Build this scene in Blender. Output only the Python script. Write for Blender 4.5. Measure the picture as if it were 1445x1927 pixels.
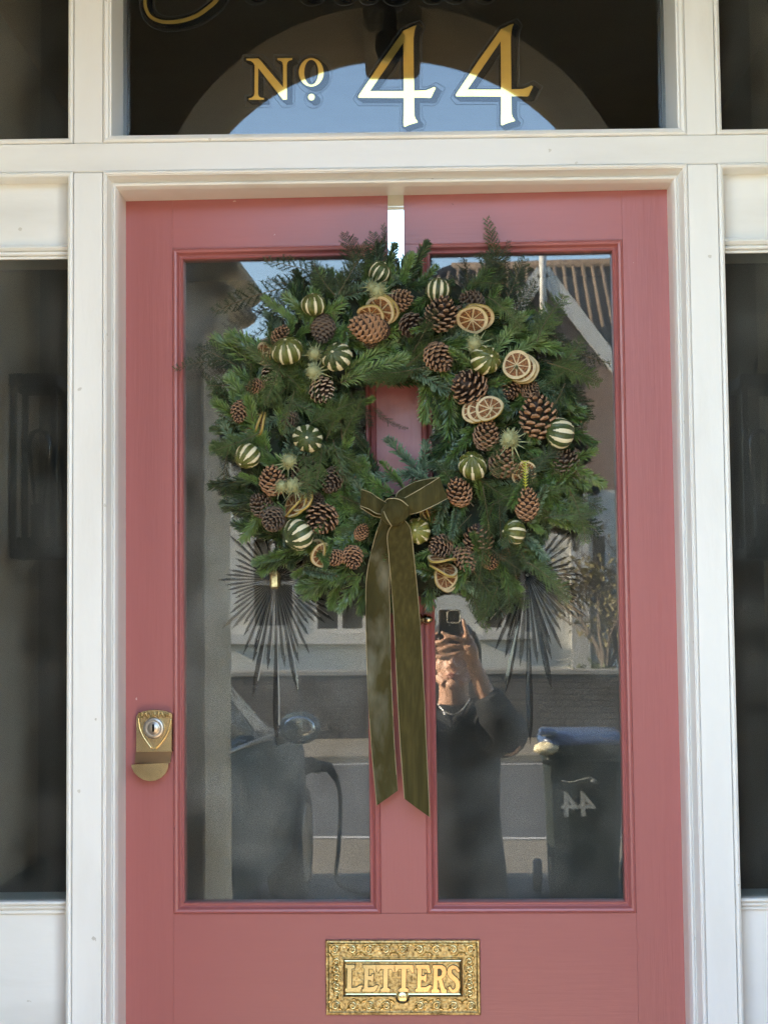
import bpy, bmesh, math, random
import numpy as np
from mathutils import Vector, Matrix
rnd = random.Random(44)
scene = bpy.context.scene
for o in list(bpy.data.objects):
    bpy.data.objects.remove(o)
COL = scene.collection
R_ = math.radians

# ---------------------------------------------------------------- camera
FPX, U0, V0, ROLL = 3000.0, 752.0, 1163.0, -0.0105      # focal length and the point of the doorway straight ahead, in photograph pixels
CAM = Vector((0.0, -2.62, 1.47))
PITCH = math.atan((V0 - 963.5) / FPX)
YAW = math.atan((U0 - 722.5) * math.cos(PITCH) / FPX)
_F = Vector((-math.sin(YAW) * math.cos(PITCH), math.cos(YAW) * math.cos(PITCH), math.sin(PITCH)))
_R = Vector((math.cos(YAW), math.sin(YAW), 0))
_U = _R.cross(_F)
_c, _s = math.cos(ROLL), math.sin(ROLL)
RC = _R * _c + _U * _s
UC = _U * _c - _R * _s
cd = bpy.data.cameras.new('camera')
cam = bpy.data.objects.new('camera', cd)
COL.objects.link(cam)
cam.matrix_world = Matrix(((RC.x, UC.x, -_F.x, CAM.x), (RC.y, UC.y, -_F.y, CAM.y), (RC.z, UC.z, -_F.z, CAM.z), (0, 0, 0, 1)))
cd.sensor_width = 36.0
cd.sensor_fit = 'VERTICAL'
cd.sensor_height = 36.0
cd.lens = FPX / 1927.0 * 36.0
cd.clip_start = 0.01
cd.clip_end = 500
cd.dof.use_dof = True
cd.dof.focus_distance = 2.56
cd.dof.aperture_fstop = 22.0
scene.camera = cam

# ---------------------------------------------------------------- daylight
SUN_EL, SUN_AZ = 24.0, 8.0        # low winter sun, from the left and a little behind the house
sund = Vector((-math.cos(R_(SUN_AZ)) * math.cos(R_(SUN_EL)), math.sin(R_(SUN_AZ)) * math.cos(R_(SUN_EL)), math.sin(R_(SUN_EL))))
world = bpy.data.worlds.new('World')
scene.world = world
world.use_nodes = True
wn = world.node_tree
for n in list(wn.nodes):
    wn.nodes.remove(n)
sky = wn.nodes.new('ShaderNodeTexSky')
sky.sky_type = 'NISHITA'
sky.sun_disc = False
sky.sun_elevation = R_(SUN_EL)
sky.sun_rotation = math.atan2(sund.x, sund.y)
sky.air_density = 1.0
sky.dust_density = 0.4
sky.ozone_density = 1.0
bg = wn.nodes.new('ShaderNodeBackground')
bg.inputs['Strength'].default_value = 0.13
wo = wn.nodes.new('ShaderNodeOutputWorld')
wn.links.new(sky.outputs['Color'], bg.inputs['Color'])
wn.links.new(bg.outputs['Background'], wo.inputs['Surface'])
sl = bpy.data.lights.new('sun', 'SUN')
sl.energy = 5.0
sl.angle = R_(0.5)
sl.color = (1.0, 0.84, 0.62)
sun = bpy.data.objects.new('sun', sl)
COL.objects.link(sun)
sun.rotation_euler = sund.to_track_quat('Z', 'Y').to_euler()
sun.location = sund * 60
scene.view_settings.view_transform = 'Standard'
scene.view_settings.look = 'None'
scene.view_settings.gamma = 1.0
scene.view_settings.use_curve_mapping = False
scene.view_settings.exposure = 3.9
scene.cycles.use_denoising = True
scene.cycles.denoising_prefilter = 'NONE'
scene.cycles.use_adaptive_sampling = False
scene.cycles.max_bounces = 10
scene.cycles.diffuse_bounces = 5
scene.cycles.glossy_bounces = 5
scene.cycles.transparent_max_bounces = 24
scene.cycles.caustics_reflective = False
scene.cycles.caustics_refractive = False
scene.cycles.sample_clamp_indirect = 6.0

# ---------------------------------------------------------------- pixel helpers (only used to take measurements off the photograph)
def ray(u, v):
    return _F * FPX + RC * (u - 722.5) + UC * (963.5 - v)

def FW(u, v, y=0.0):
    'world point of a photograph pixel on the plane y of the fixed frame'
    d = ray(u, v)
    t = (y - CAM.y) / d.y
    return CAM + d * t

DEL = R_(1.9)                      # the door hangs a little open: its lock edge sits deeper than its hinge edge
HINGE = FW(1290, 1160, 0.0)
HINGE = Vector((HINGE.x, 0.012, 0.0))
DOOR_M = Matrix.Translation(HINGE) @ Matrix.Rotation(-DEL, 4, 'Z')
DOOR_I = DOOR_M.inverted()
_CL = DOOR_I @ CAM

def DL(u, v, d=0.0):
    'door-space point of a photograph pixel, d metres in front of the door face'
    r = (DOOR_I.to_3x3() @ ray(u, v))
    t = (-d - _CL.y) / r.y
    return _CL + r * t

DOOR_N = DOOR_M.to_3x3() @ Vector((0, -1, 0))
DOOR_P = DOOR_M @ Vector((0, 0.02, 0))

def RP(u, v, y=None, z=None):
    'world point that shows at a photograph pixel as a reflection in the door panes'
    d = ray(u, v).normalized()
    t = (DOOR_P - CAM).dot(DOOR_N) / d.dot(DOOR_N)
    p = CAM + d * t
    r = d - DOOR_N * (2 * d.dot(DOOR_N))
    k = (y - p.y) / r.y if y is not None else (z - p.z) / r.z
    return p + r * k

# ---------------------------------------------------------------- naming helpers
def tag(o, label=None, cat=None, group=None, kind=None):
    if label: o['label'] = label
    if cat: o['category'] = cat
    if group: o['group'] = group
    if kind: o['kind'] = kind
    return o

def empty(name, label, cat, loc=(0, 0, 0), mat=None, group=None):
    o = bpy.data.objects.new(name, None)
    o.empty_display_size = 0.05
    COL.objects.link(o)
    if mat is not None: o.matrix_world = mat
    else: o.location = loc
    return tag(o, label, cat, group)

def link(name, mesh, parent=None, M=None):
    o = bpy.data.objects.new(name, mesh)
    COL.objects.link(o)
    if parent is not None: o.parent = parent
    if M is not None: o.matrix_local = M
    return o

# ---------------------------------------------------------------- mesh builder
class MB:
    def __init__(s):
        s.v, s.f, s.m, s.sm = [], [], [], []
    def add(s, vs, fs, m=0, smooth=False):
        b = len(s.v)
        s.v.extend([tuple(p) for p in vs])
        for f in fs:
            s.f.append(tuple(i + b for i in f)); s.m.append(m); s.sm.append(smooth)
        return s
    def box(s, x0, x1, y0, y1, z0, z1, c=0.0, m=0):
        if x1 < x0: x0, x1 = x1, x0
        if y1 < y0: y0, y1 = y1, y0
        if z1 < z0: z0, z1 = z1, z0
        if c <= 0:
            vs = [(x, y, z) for x in (x0, x1) for y in (y0, y1) for z in (z0, z1)]
            s.add(vs, [(0, 1, 3, 2), (4, 6, 7, 5), (0, 4, 5, 1), (2, 3, 7, 6), (0, 2, 6, 4), (1, 5, 7, 3)], m)
            return s
        c = min(c, (x1 - x0) * .45, (y1 - y0) * .45, (z1 - z0) * .45)
        bm = bmesh.new()
        for x, sx in ((x0, 1), (x1, -1)):
            for y, sy in ((y0, 1), (y1, -1)):
                for z, sz in ((z0, 1), (z1, -1)):
                    bm.verts.new((x + sx * c, y + sy * c, z)); bm.verts.new((x + sx * c, y, z + sz * c)); bm.verts.new((x, y + sy * c, z + sz * c))
        bmesh.ops.convex_hull(bm, input=bm.verts)
        bm.verts.index_update()
        s.add([v.co[:] for v in bm.verts], [[v.index for v in f.verts] for f in bm.faces], m)
        bm.free()
        return s
    def ring(s, x0, x1, z0, z1, prof, m=0, smooth=False, open_bottom=False, sc=(1, 1, 1)):
        'mitred moulding round a rectangle; prof = (inward distance, y)'
        n = len(prof)
        vs = []
        for t, y in prof:
            zb = z0 if open_bottom else z0 + t
            vs += [(x0 + t * sc[0], y, zb), (x1 - t * sc[1], y, zb), (x1 - t * sc[1], y, z1 - t * sc[2]), (x0 + t * sc[0], y, z1 - t * sc[2])]
        fs = []
        for i in range(n - 1):
            for k in ((1, 2, 3) if open_bottom else (0, 1, 2, 3)):
                a, b = i * 4 + k, i * 4 + (k + 1) % 4
                fs.append((a, b, b + 4, a + 4))
        s.add(vs, fs, m, smooth)
        return s
    def grid(s, rows, m=0, smooth=True, close=False):
        'rows of equal length -> quad sheet'
        nr, nc = len(rows), len(rows[0])
        vs = [p for r in rows for p in r]
        fs = []
        for i in range(nr - 1):
            for j in range(nc if close else nc - 1):
                a, b = i * nc + j, i * nc + (j + 1) % nc
                fs.append((a, b, b + nc, a + nc))
        s.add(vs, fs, m, smooth)
        return s
    def tube(s, pts, rad, n=8, m=0, caps=True, smooth=True):
        pts = [Vector(p) for p in pts]
        rads = rad if isinstance(rad, (list, tuple)) else [rad] * len(pts)
        rows = []
        up = None
        for i, p in enumerate(pts):
            t = (pts[min(i + 1, len(pts) - 1)] - pts[max(i - 1, 0)]).normalized()
            if up is None:
                up = t.orthogonal().normalized()
            up = (up - t * up.dot(t)).normalized()
            w = t.cross(up)
            rows.append([tuple(p + (up * math.cos(2 * math.pi * k / n) + w * math.sin(2 * math.pi * k / n)) * rads[i]) for k in range(n)])
        b = len(s.v)
        s.grid(rows, m, smooth, close=True)
        if caps:
            s.f.append(tuple(b + k for k in range(n))[::-1]); s.m.append(m); s.sm.append(False)
            s.f.append(tuple(b + (len(pts) - 1) * n + k for k in range(n))); s.m.append(m); s.sm.append(False)
        return s
    def lathe(s, prof, n=24, m=0, M=None, smooth=True):
        'prof = (radius, height) about Z'
        M = M or Matrix()
        rows = [[tuple(M @ Vector((r * math.cos(2 * math.pi * k / n), r * math.sin(2 * math.pi * k / n), h))) for k in range(n)] for r, h in prof]
        return s.grid(rows, m, smooth, close=True)
    def ball(s, c, r, nu=16, nv=10, m=0, M=None):
        rx, ry, rz = r if isinstance(r, (tuple, list)) else (r, r, r)
        rows = []
        for i in range(nv + 1):
            a = math.pi * i / nv - math.pi / 2
            row = []
            for k in range(nu):
                b = 2 * math.pi * k / nu
                p = Vector((rx * math.cos(a) * math.cos(b), ry * math.cos(a) * math.sin(b), rz * math.sin(a)))
                if M is not None: p = M @ p
                row.append(tuple(Vector(c) + p))
            rows.append(row)
        return s.grid(rows, m, True, close=True)
    def mesh(s, name, mats):
        me = bpy.data.meshes.new(name)
        me.from_pydata(s.v, [], s.f)
        for mt in mats: me.materials.append(mt)
        me.polygons.foreach_set('material_index', s.m)
        me.polygons.foreach_set('use_smooth', s.sm)
        me.update()
        return me
    def build(s, name, mats, parent=None, M=None, fix=False):
        if not isinstance(mats, (list, tuple)): mats = [mats]
        me = s.mesh(name, mats)
        if fix:
            bm = bmesh.new(); bm.from_mesh(me)
            bmesh.ops.remove_doubles(bm, verts=bm.verts, dist=1e-5)
            bmesh.ops.recalc_face_normals(bm, faces=bm.faces)
            bm.to_mesh(me); bm.free()
        return link(name, me, parent, M)

def curve_to_mesh(cu, name):
    ob = bpy.data.objects.new('tmp', cu)
    COL.objects.link(ob)
    dg = bpy.context.evaluated_depsgraph_get()
    me = bpy.data.meshes.new_from_object(ob.evaluated_get(dg))
    me.name = name
    bpy.data.objects.remove(ob)
    return me

def poly_mesh(name, loops, half, M=None, mat=None):
    'flat shape with holes, given in (x, z), thickness 2*half along y'
    cu = bpy.data.curves.new(name, 'CURVE')
    cu.dimensions = '2D'; cu.fill_mode = 'BOTH'; cu.extrude = half
    for L in loops:
        sp = cu.splines.new('POLY')
        sp.points.add(len(L) - 1)
        for i, p in enumerate(L): sp.points[i].co = (p[0], p[1], 0, 1)
        sp.use_cyclic_u = True
    me = curve_to_mesh(cu, name)
    me.transform(Matrix.Rotation(R_(90), 4, 'X'))
    if M is not None: me.transform(M)
    me.materials.clear()
    if mat: me.materials.append(mat)
    return me

def text_mesh(name, body, size, half, mat, M=None, offset=0.0, align='CENTER'):
    cu = bpy.data.curves.new(name, 'FONT')
    cu.body = body; cu.size = size; cu.extrude = half; cu.offset = offset
    cu.align_x = align; cu.align_y = 'CENTER'
    me = curve_to_mesh(cu, name)
    me.transform(Matrix.Rotation(R_(90), 4, 'X'))
    if M is not None: me.transform(M)
    me.materials.clear(); me.materials.append(mat)
    return me

def offset_poly(P, d):
    P = [Vector((p[0], p[1])) for p in P]
    n = len(P)
    area = sum(P[i].x * P[(i + 1) % n].y - P[(i + 1) % n].x * P[i].y for i in range(n))
    sg = 1 if area > 0 else -1
    out = []
    for i in range(n):
        a, b, c = P[i - 1], P[i], P[(i + 1) % n]
        e1, e2 = (b - a), (c - b)
        if e1.length < 1e-9 or e2.length < 1e-9: out.append((b.x, b.y)); continue
        e1.normalize(); e2.normalize()
        n1 = Vector((e1.y, -e1.x)) * sg; n2 = Vector((e2.y, -e2.x)) * sg
        m = n1 + n2
        k = max(0.55, m.dot(m) / 2)
        q = b + m / (k) * d * 1.0 if m.length > 1e-4 else b + n1 * d
        out.append((q.x, q.y))
    return out

def catmull(P, k=6):
    P = [Vector(p) for p in P]
    out = []
    for i in range(len(P) - 1):
        p0, p1, p2, p3 = P[max(i - 1, 0)], P[i], P[i + 1], P[min(i + 2, len(P) - 1)]
        for j in range(k):
            t = j / k
            out.append(0.5 * ((2 * p1) + (p2 - p0) * t + (2 * p0 - 5 * p1 + 4 * p2 - p3) * t * t + (3 * p1 - p0 - 3 * p2 + p3) * t ** 3))
    out.append(P[-1])
    return out

# ---------------------------------------------------------------- materials
def new_mat(name):
    m = bpy.data.materials.new(name)
    m.use_nodes = True
    nt = m.node_tree
    for n in list(nt.nodes): nt.nodes.remove(n)
    return m, nt, nt.nodes, nt.links

def mat(name, col, rough=0.5, metal=0.0, var=0.08, vscale=8.0, bump=0.0, bscale=60.0, stretch=(1, 1, 1), spec=0.5, sheen=0.0, col2=None, c2lo=0.45, c2hi=0.65, coat=0.0, trans=0.0, detail=4.0, c2scale=None, specks=None):
    m, nt, N, L = new_mat(name)
    out = N.new('ShaderNodeOutputMaterial')
    p = N.new('ShaderNodeBsdfPrincipled')
    L.new(p.outputs[0], out.inputs[0])
    p.inputs['Roughness'].default_value = rough
    p.inputs['Metallic'].default_value = metal
    p.inputs['Specular IOR Level'].default_value = spec
    if sheen:
        p.inputs['Sheen Weight'].default_value = sheen
        p.inputs['Sheen Roughness'].default_value = 0.35
        p.inputs['Sheen Tint'].default_value = (*[min(1, c * 4 + .1) for c in col], 1)
    if coat: p.inputs['Coat Weight'].default_value = coat
    tc = N.new('ShaderNodeTexCoord')
    mp = N.new('ShaderNodeMapping')
    mp.inputs['Scale'].default_value = stretch
    L.new(tc.outputs['Object'], mp.inputs[0])
    nz = N.new('ShaderNodeTexNoise')
    nz.inputs['Scale'].default_value = vscale
    nz.inputs['Detail'].default_value = detail
    L.new(mp.outputs[0], nz.inputs[0])
    mr = N.new('ShaderNodeMapRange')
    mr.inputs[1].default_value = 0.3; mr.inputs[2].default_value = 0.7
    mr.inputs[3].default_value = 1 - var; mr.inputs[4].default_value = 1 + var
    L.new(nz.outputs[0], mr.inputs[0])
    mul = N.new('ShaderNodeMix'); mul.data_type = 'RGBA'; mul.blend_type = 'MULTIPLY'
    mul.inputs[0].default_value = 1.0
    L.new(mr.outputs[0], mul.inputs[7])
    if col2 is not None:
        n2 = N.new('ShaderNodeTexNoise')
        n2.inputs['Scale'].default_value = c2scale or vscale * 2.3
        n2.inputs['Detail'].default_value = 6
        L.new(mp.outputs[0], n2.inputs[0])
        r2 = N.new('ShaderNodeMapRange')
        r2.inputs[1].default_value = c2lo; r2.inputs[2].default_value = c2hi
        L.new(n2.outputs[0], r2.inputs[0])
        mx = N.new('ShaderNodeMix'); mx.data_type = 'RGBA'
        mx.inputs[6].default_value = (*col, 1); mx.inputs[7].default_value = (*col2, 1)
        L.new(r2.outputs[0], mx.inputs[0])
        L.new(mx.outputs[2], mul.inputs[6])
    else:
        mul.inputs[6].default_value = (*col, 1)
    fin = mul.outputs[2]
    for sscale, ssize, skeep, scol in (specks or ()):
        # chips, dents and flecks of dirt, each with a shape and place of its own
        vo = N.new('ShaderNodeTexVoronoi'); vo.inputs['Scale'].default_value = sscale
        wv = N.new('ShaderNodeTexNoise'); wv.inputs['Scale'].default_value = sscale * 4
        av = N.new('ShaderNodeMix'); av.data_type = 'RGBA'; av.inputs[0].default_value = .25 / sscale * 8
        L.new(tc.outputs['Object'], wv.inputs[0])
        vm = N.new('ShaderNodeVectorMath'); vm.operation = 'MULTIPLY_ADD'
        vm.inputs[1].default_value = (.35 / sscale,) * 3
        L.new(wv.outputs['Color'], vm.inputs[0]); L.new(tc.outputs['Object'], vm.inputs[2])
        L.new(vm.outputs[0], vo.inputs['Vector'])
        lt = N.new('ShaderNodeMath'); lt.operation = 'LESS_THAN'; lt.inputs[1].default_value = ssize
        L.new(vo.outputs['Distance'], lt.inputs[0])
        sp_ = N.new('ShaderNodeSeparateColor'); L.new(vo.outputs['Color'], sp_.inputs[0])
        gt = N.new('ShaderNodeMath'); gt.operation = 'GREATER_THAN'; gt.inputs[1].default_value = skeep
        L.new(sp_.outputs[0], gt.inputs[0])
        an = N.new('ShaderNodeMath'); an.operation = 'MULTIPLY'
        L.new(lt.outputs[0], an.inputs[0]); L.new(gt.outputs[0], an.inputs[1])
        a2 = N.new('ShaderNodeMath'); a2.operation = 'MULTIPLY'; a2.inputs[1].default_value = .75
        L.new(an.outputs[0], a2.inputs[0])
        mxs = N.new('ShaderNodeMix'); mxs.data_type = 'RGBA'; mxs.inputs[7].default_value = (*scol, 1)
        L.new(a2.outputs[0], mxs.inputs[0]); L.new(fin, mxs.inputs[6])
        fin = mxs.outputs[2]
    L.new(fin, p.inputs['Base Color'])
    if bump:
        nb = N.new('ShaderNodeTexNoise')
        nb.inputs['Scale'].default_value = bscale
        nb.inputs['Detail'].default_value = 5
        L.new(mp.outputs[0], nb.inputs[0])
        b = N.new('ShaderNodeBump')
        b.inputs['Strength'].default_value = bump
        b.inputs['Distance'].default_value = 0.002
        L.new(nb.outputs[0], b.inputs['Height'])
        L.new(b.outputs[0], p.inputs['Normal'])
    if trans:
        # thin leaves and slices let some light through
        tr = N.new('ShaderNodeBsdfTranslucent')
        L.new(mul.outputs[2], tr.inputs[0])
        ms = N.new('ShaderNodeMixShader')
        ms.inputs[0].default_value = trans
        L.new(p.outputs[0], ms.inputs[1]); L.new(tr.outputs[0], ms.inputs[2])
        L.new(ms.outputs[0], out.inputs[0])
    return m

def glass_mat(name, ior=1.62, tint=(0.93, 0.95, 0.93), dust=0.015, wave=0.02, wscale=3.0):
    m, nt, N, L = new_mat(name)
    out = N.new('ShaderNodeOutputMaterial')
    tr = N.new('ShaderNodeBsdfTransparent'); tr.inputs[0].default_value = (*tint, 1)
    gl = N.new('ShaderNodeBsdfGlossy'); gl.inputs['Roughness'].default_value = 0.0
    fr = N.new('ShaderNodeFresnel'); fr.inputs[0].default_value = ior
    mx = N.new('ShaderNodeMixShader')
    L.new(fr.outputs[0], mx.inputs[0]); L.new(tr.outputs[0], mx.inputs[1]); L.new(gl.outputs[0], mx.inputs[2])
    tc = N.new('ShaderNodeTexCoord')
    df = N.new('ShaderNodeBsdfDiffuse'); df.inputs[0].default_value = (.55, .55, .5, 1)
    nz = N.new('ShaderNodeTexNoise'); nz.inputs['Scale'].default_value = 9; nz.inputs['Detail'].default_value = 6
    L.new(tc.outputs['Object'], nz.inputs[0])
    mr = N.new('ShaderNodeMapRange'); mr.inputs[1].default_value = .35; mr.inputs[2].default_value = .8
    mr.inputs[3].default_value = dust * .3; mr.inputs[4].default_value = dust * 2
    L.new(nz.outputs[0], mr.inputs[0])
    vo = N.new('ShaderNodeTexVoronoi'); vo.inputs['Scale'].default_value = 28
    L.new(tc.outputs['Object'], vo.inputs[0])
    sp = N.new('ShaderNodeMapRange'); sp.inputs[1].default_value = .05; sp.inputs[2].default_value = .075
    sp.inputs[3].default_value = .35; sp.inputs[4].default_value = 0.0
    L.new(vo.outputs['Distance'], sp.inputs[0])
    ad = N.new('ShaderNodeMath'); ad.operation = 'MAXIMUM'
    L.new(mr.outputs[0], ad.inputs[0]); L.new(sp.outputs[0], ad.inputs[1])
    m2 = N.new('ShaderNodeMixShader')
    L.new(mr.outputs[0], m2.inputs[0]); L.new(mx.outputs[0], m2.inputs[1]); L.new(df.outputs[0], m2.inputs[2])
    if wave:
        nw = N.new('ShaderNodeTexNoise'); nw.inputs['Scale'].default_value = wscale; nw.inputs['Detail'].default_value = 1
        L.new(tc.outputs['Object'], nw.inputs[0])
        b = N.new('ShaderNodeBump'); b.inputs['Strength'].default_value = wave; b.inputs['Distance'].default_value = 0.01
        L.new(nw.outputs[0], b.inputs['Height'])
        L.new(b.outputs[0], gl.inputs['Normal'])
    L.new(m2.outputs[0], out.inputs[0])
    return m

WHITE = mat('white_gloss_paint', (.80, .79, .755), .38, var=.035, vscale=5, bump=.22, bscale=110, stretch=(1, 1, .25), col2=(.70, .68, .63), c2lo=.55, c2hi=.85, c2scale=9, specks=((23, .07, .93, (.45, .42, .36)), (47, .14, .95, (.55, .52, .45))))
WHITE_H = mat('white_gloss_paint_rails', (.80, .79, .755), .38, var=.035, vscale=5, bump=.22, bscale=110, stretch=(.25, 1, 1), col2=(.66, .64, .6), c2lo=.52, c2hi=.82, c2scale=9, specks=((23, .07, .93, (.45, .42, .36)), (47, .14, .95, (.55, .52, .45))))
RED_V = mat('dusky_red_paint', (.372, .117, .108), .34, var=.04, vscale=7, bump=.17, bscale=170, stretch=(1, 1, .07), specks=((30, .05, .93, (.62, .45, .42)), (17, .05, .8, (.16, .05, .05))), col2=(.34, .106, .098), c2lo=.5, c2hi=.8, c2scale=14)
RED_H = mat('dusky_red_paint_rails', (.372, .117, .108), .34, var=.04, vscale=7, bump=.17, bscale=170, stretch=(.07, 1, 1), specks=((30, .05, .93, (.62, .45, .42)), (17, .05, .8, (.16, .05, .05))), col2=(.34, .106, .098), c2lo=.5, c2hi=.8, c2scale=14)
GLASS = glass_mat('window_glass', dust=.052)
GLASS_L = glass_mat('dusty_window_glass', dust=.092)
FANGLASS = glass_mat('fanlight_glass', wave=.0, dust=.004, tint=(.9, .9, .88))
SIDEGLASS = glass_mat('sidelight_glass', wave=.01, dust=.032)
GOLD = mat('gold_leaf', (1.0, .69, .17), .03, .72, var=.08, vscale=40)
BLACKP = mat('black_sign_paint', (.004, .004, .004), .5, var=.0, spec=.05)
OUTLINE = mat('grey_sign_outline', (.10, .105, .10), .4, var=.0)
BRASS = mat('polished_brass', (.72, .58, .29), .2, 1.0, var=.14, vscale=40, bump=.12, bscale=260, col2=(.50, .37, .16), c2lo=.5, c2hi=.75)
BRASS_G = mat('hammered_brass_ground', (.50, .385, .175), .32, 1.0, var=.25, vscale=90, bump=.8, bscale=260, col2=(.20, .145, .065), c2lo=.45, c2hi=.65)
PATINA = mat('dark_brass_patina', (.10, .085, .045), .5, .7, var=.3, vscale=90)
BRASS_P = mat('bright_letter_brass', (.80, .63, .31), .16, 1.0, var=.06, vscale=40)
BRASS_L = mat('aged_lock_brass', (.62, .48, .27), .26, 1.0, var=.08, vscale=60)
STEEL = mat('worn_steel', (.42, .37, .31), .36, 1.0, var=.06)
HANGER = mat('mirror_metal_band', (.80, .80, .66), .06, 1.0, var=.02)
STONE_BOUNCE = mat('column_stone_bounce_toned', (.76, .68, .52), .75, var=.08, vscale=5, bump=.3, bscale=50, col2=(.55, .45, .32), c2lo=.55, c2hi=.85)  # column and capital stone; warm bounced sunlight put into its paler colour
STONE = mat('porch_stone', (.30, .265, .195), .8, var=.12, vscale=3, bump=.3, bscale=30, col2=(.22, .19, .13), c2lo=.5, c2hi=.75)
RENDERW = mat('cream_porch_render', (.78, .71, .57), .8, var=.06, vscale=3, bump=.3, bscale=80)
RENDERI = mat('stone_inner_wall', (.34, .31, .25), .8, var=.08, vscale=3, bump=.3, bscale=80)
DADO = mat('dark_dado_tile', (.035, .037, .04), .3, var=.1)
# ================================================================ porch, hall and house wall
GZ = -0.16                                     # level of the drive and street
ac = FW(741, 495, 1.25)                        # arch centre, measured through the mirror image in the fanlight
ACX, ACZ, AR = ac.x, ac.z, 0.574
YI, YO = -1.0, -1.38                           # inner and outer face of the porch front wall
PX = 0.81                                      # porch side walls
jl = RP(382, 1250, y=YI).x
PIL = 0.5 * (jl + RP(440, 1250, y=YO).x)
print('arch', ac, 'jamb', jl, RP(440, 1250, y=YO).x, 'right limit', RP(1180, 1250, y=YI).x)

hw = empty('house_facade', 'pale rendered house wall rising above the arched porch', 'house')
m = MB()
m.box(-7.0, -PX - .25, 0.02, .3, GZ, 6.2); m.box(PX + .25, 5.0, 0.02, .3, GZ, 6.2); m.box(-PX - .25, PX + .25, 0.02, .3, 3.12, 6.2)
m.build('wall', RENDERW, hw)
MB().box(-7.2, 5.2, -.15, 7, 6.2, 6.35).build('roof', mat('slate', (.06, .06, .07), .6), hw)

porch = empty('arched_porch', 'stone porch with round arch opening, seen mirrored in the fanlight', 'porch')
arch = [(ACX + AR * math.cos(R_(a)), ACZ + AR * math.sin(R_(a))) for a in range(0, 181, 4)]
hole = [(ACX + AR, -.3)] + arch + [(ACX - AR, -.3)]
outer = [(-PX - .25, -.3), (-PX - .25, 3.4), (PX + .25, 3.4), (PX + .25, -.3)]
loop = [(-PX - .25, -.3), (-PX - .25, 3.4), (PX + .25, 3.4), (PX + .25, -.3)] + hole
me = poly_mesh('front_wall', [loop], (YI - YO) / 2, Matrix.Translation((0, (YI + YO) / 2, 0)))
me.materials.append(STONE)
me.materials.append(RENDERI)
for p in me.polygons:
    if p.normal.y > .5: p.material_index = 1
link('front_wall', me, porch)
for sgn in (-1, 1):
    MB().box(sgn * PX, sgn * (PX + .25), YI + .001, .02, -.3, 3.4).build('side_wall', RENDERW, porch)
    MB().box(sgn * (PX - .012), sgn * (PX - .001), YI + .002, -.07, -.02, .885, .003).build('dado', DADO, porch)
    MB().box(sgn * (PX - .022), sgn * (PX - .001), YI + .002, -.07, .889, .945, .006).build('dado_rail', DADO, porch)
MB().box(-PX, PX, YI, .02, 3.14, 3.4).build('porch_ceiling', mat('porch_ceiling_paint', (.6, .52, .36), .8), porch)
MB().box(-PX - .3, PX + .3, YO - .05, .02, 3.41, 3.5, .01).build('porch_roof', mat('lead_roof', (.12, .12, .13), .6), porch)
# engaged column with carved leaf capital at the left of the opening
zc0, zc1 = RP(455, 650, y=-1.2).z, RP(455, 492, y=-1.2).z
pil = MB().box(ACX - AR - .005, PIL, YO + .01, YI - .004, -.02, zc0, .006).build('column', STONE_BOUNCE, porch)
cp = MB()
w = RP(474, 560, y=-1.2).x - PIL
zz = lambda k: zc0 + (zc1 - zc0) * k
cp.box(ACX - AR - .004, PIL + w * .75, YO - .02, YI - .006, zz(.86), zz(1.0), .02)
for k in range(5):
    y = YO + .04 + k * (YI - YO - .08) / 4
    cp.ball((PIL + w * .35, y, zz(.72)), (w * .75, .05, (zc1 - zc0) * .16), 10, 8)
    cp.ball((PIL + w * .1, y + .03, zz(.42)), (w * .85, .05, (zc1 - zc0) * .15), 10, 8)
    cp.ball((PIL - w * .1, y, zz(.2)), (w * .6, .05, (zc1 - zc0) * .28), 10, 8)
cp.build('carved_capital', STONE_BOUNCE, pil)
kz = FW(737, 96, 1.2).z
kx0, kx1 = FW(687, 80, 1.35).x, FW(790, 80, 1.35).x
MB().box(kx0, kx1, YO + .02, YI + .006, kz, ACZ + AR + .16, .012).build('keystone', STONE, porch)
# dark pendant lamp under the keystone
lz = FW(735, 112, .9).z; lx = FW(734, 90, .9).x
lamp = empty('porch_pendant', 'dark pendant lamp hanging under the porch keystone, mirrored behind first numeral', 'lamp', (lx, -.86, lz))
IRON = mat('black_iron', (.02, .02, .02), .45)
MB().lathe([(0.001, 0), (.028, .006), (.034, .03), (.033, .062), (.016, .074), (.015, .12), (.03, .125), (.03, .14), (.006, .145), (.006, 3.14 - lz)], 20).build('lamp_body', IRON, lamp)

floor = MB().box(-PX, PX, YO, .06, -.08, -.02).build('porch_floor', mat('porch_tiles', (.12, .1, .09), .4, var=.3, vscale=30))
tag(floor, 'dark tiled porch floor below the door', 'floor', kind='structure')
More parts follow.
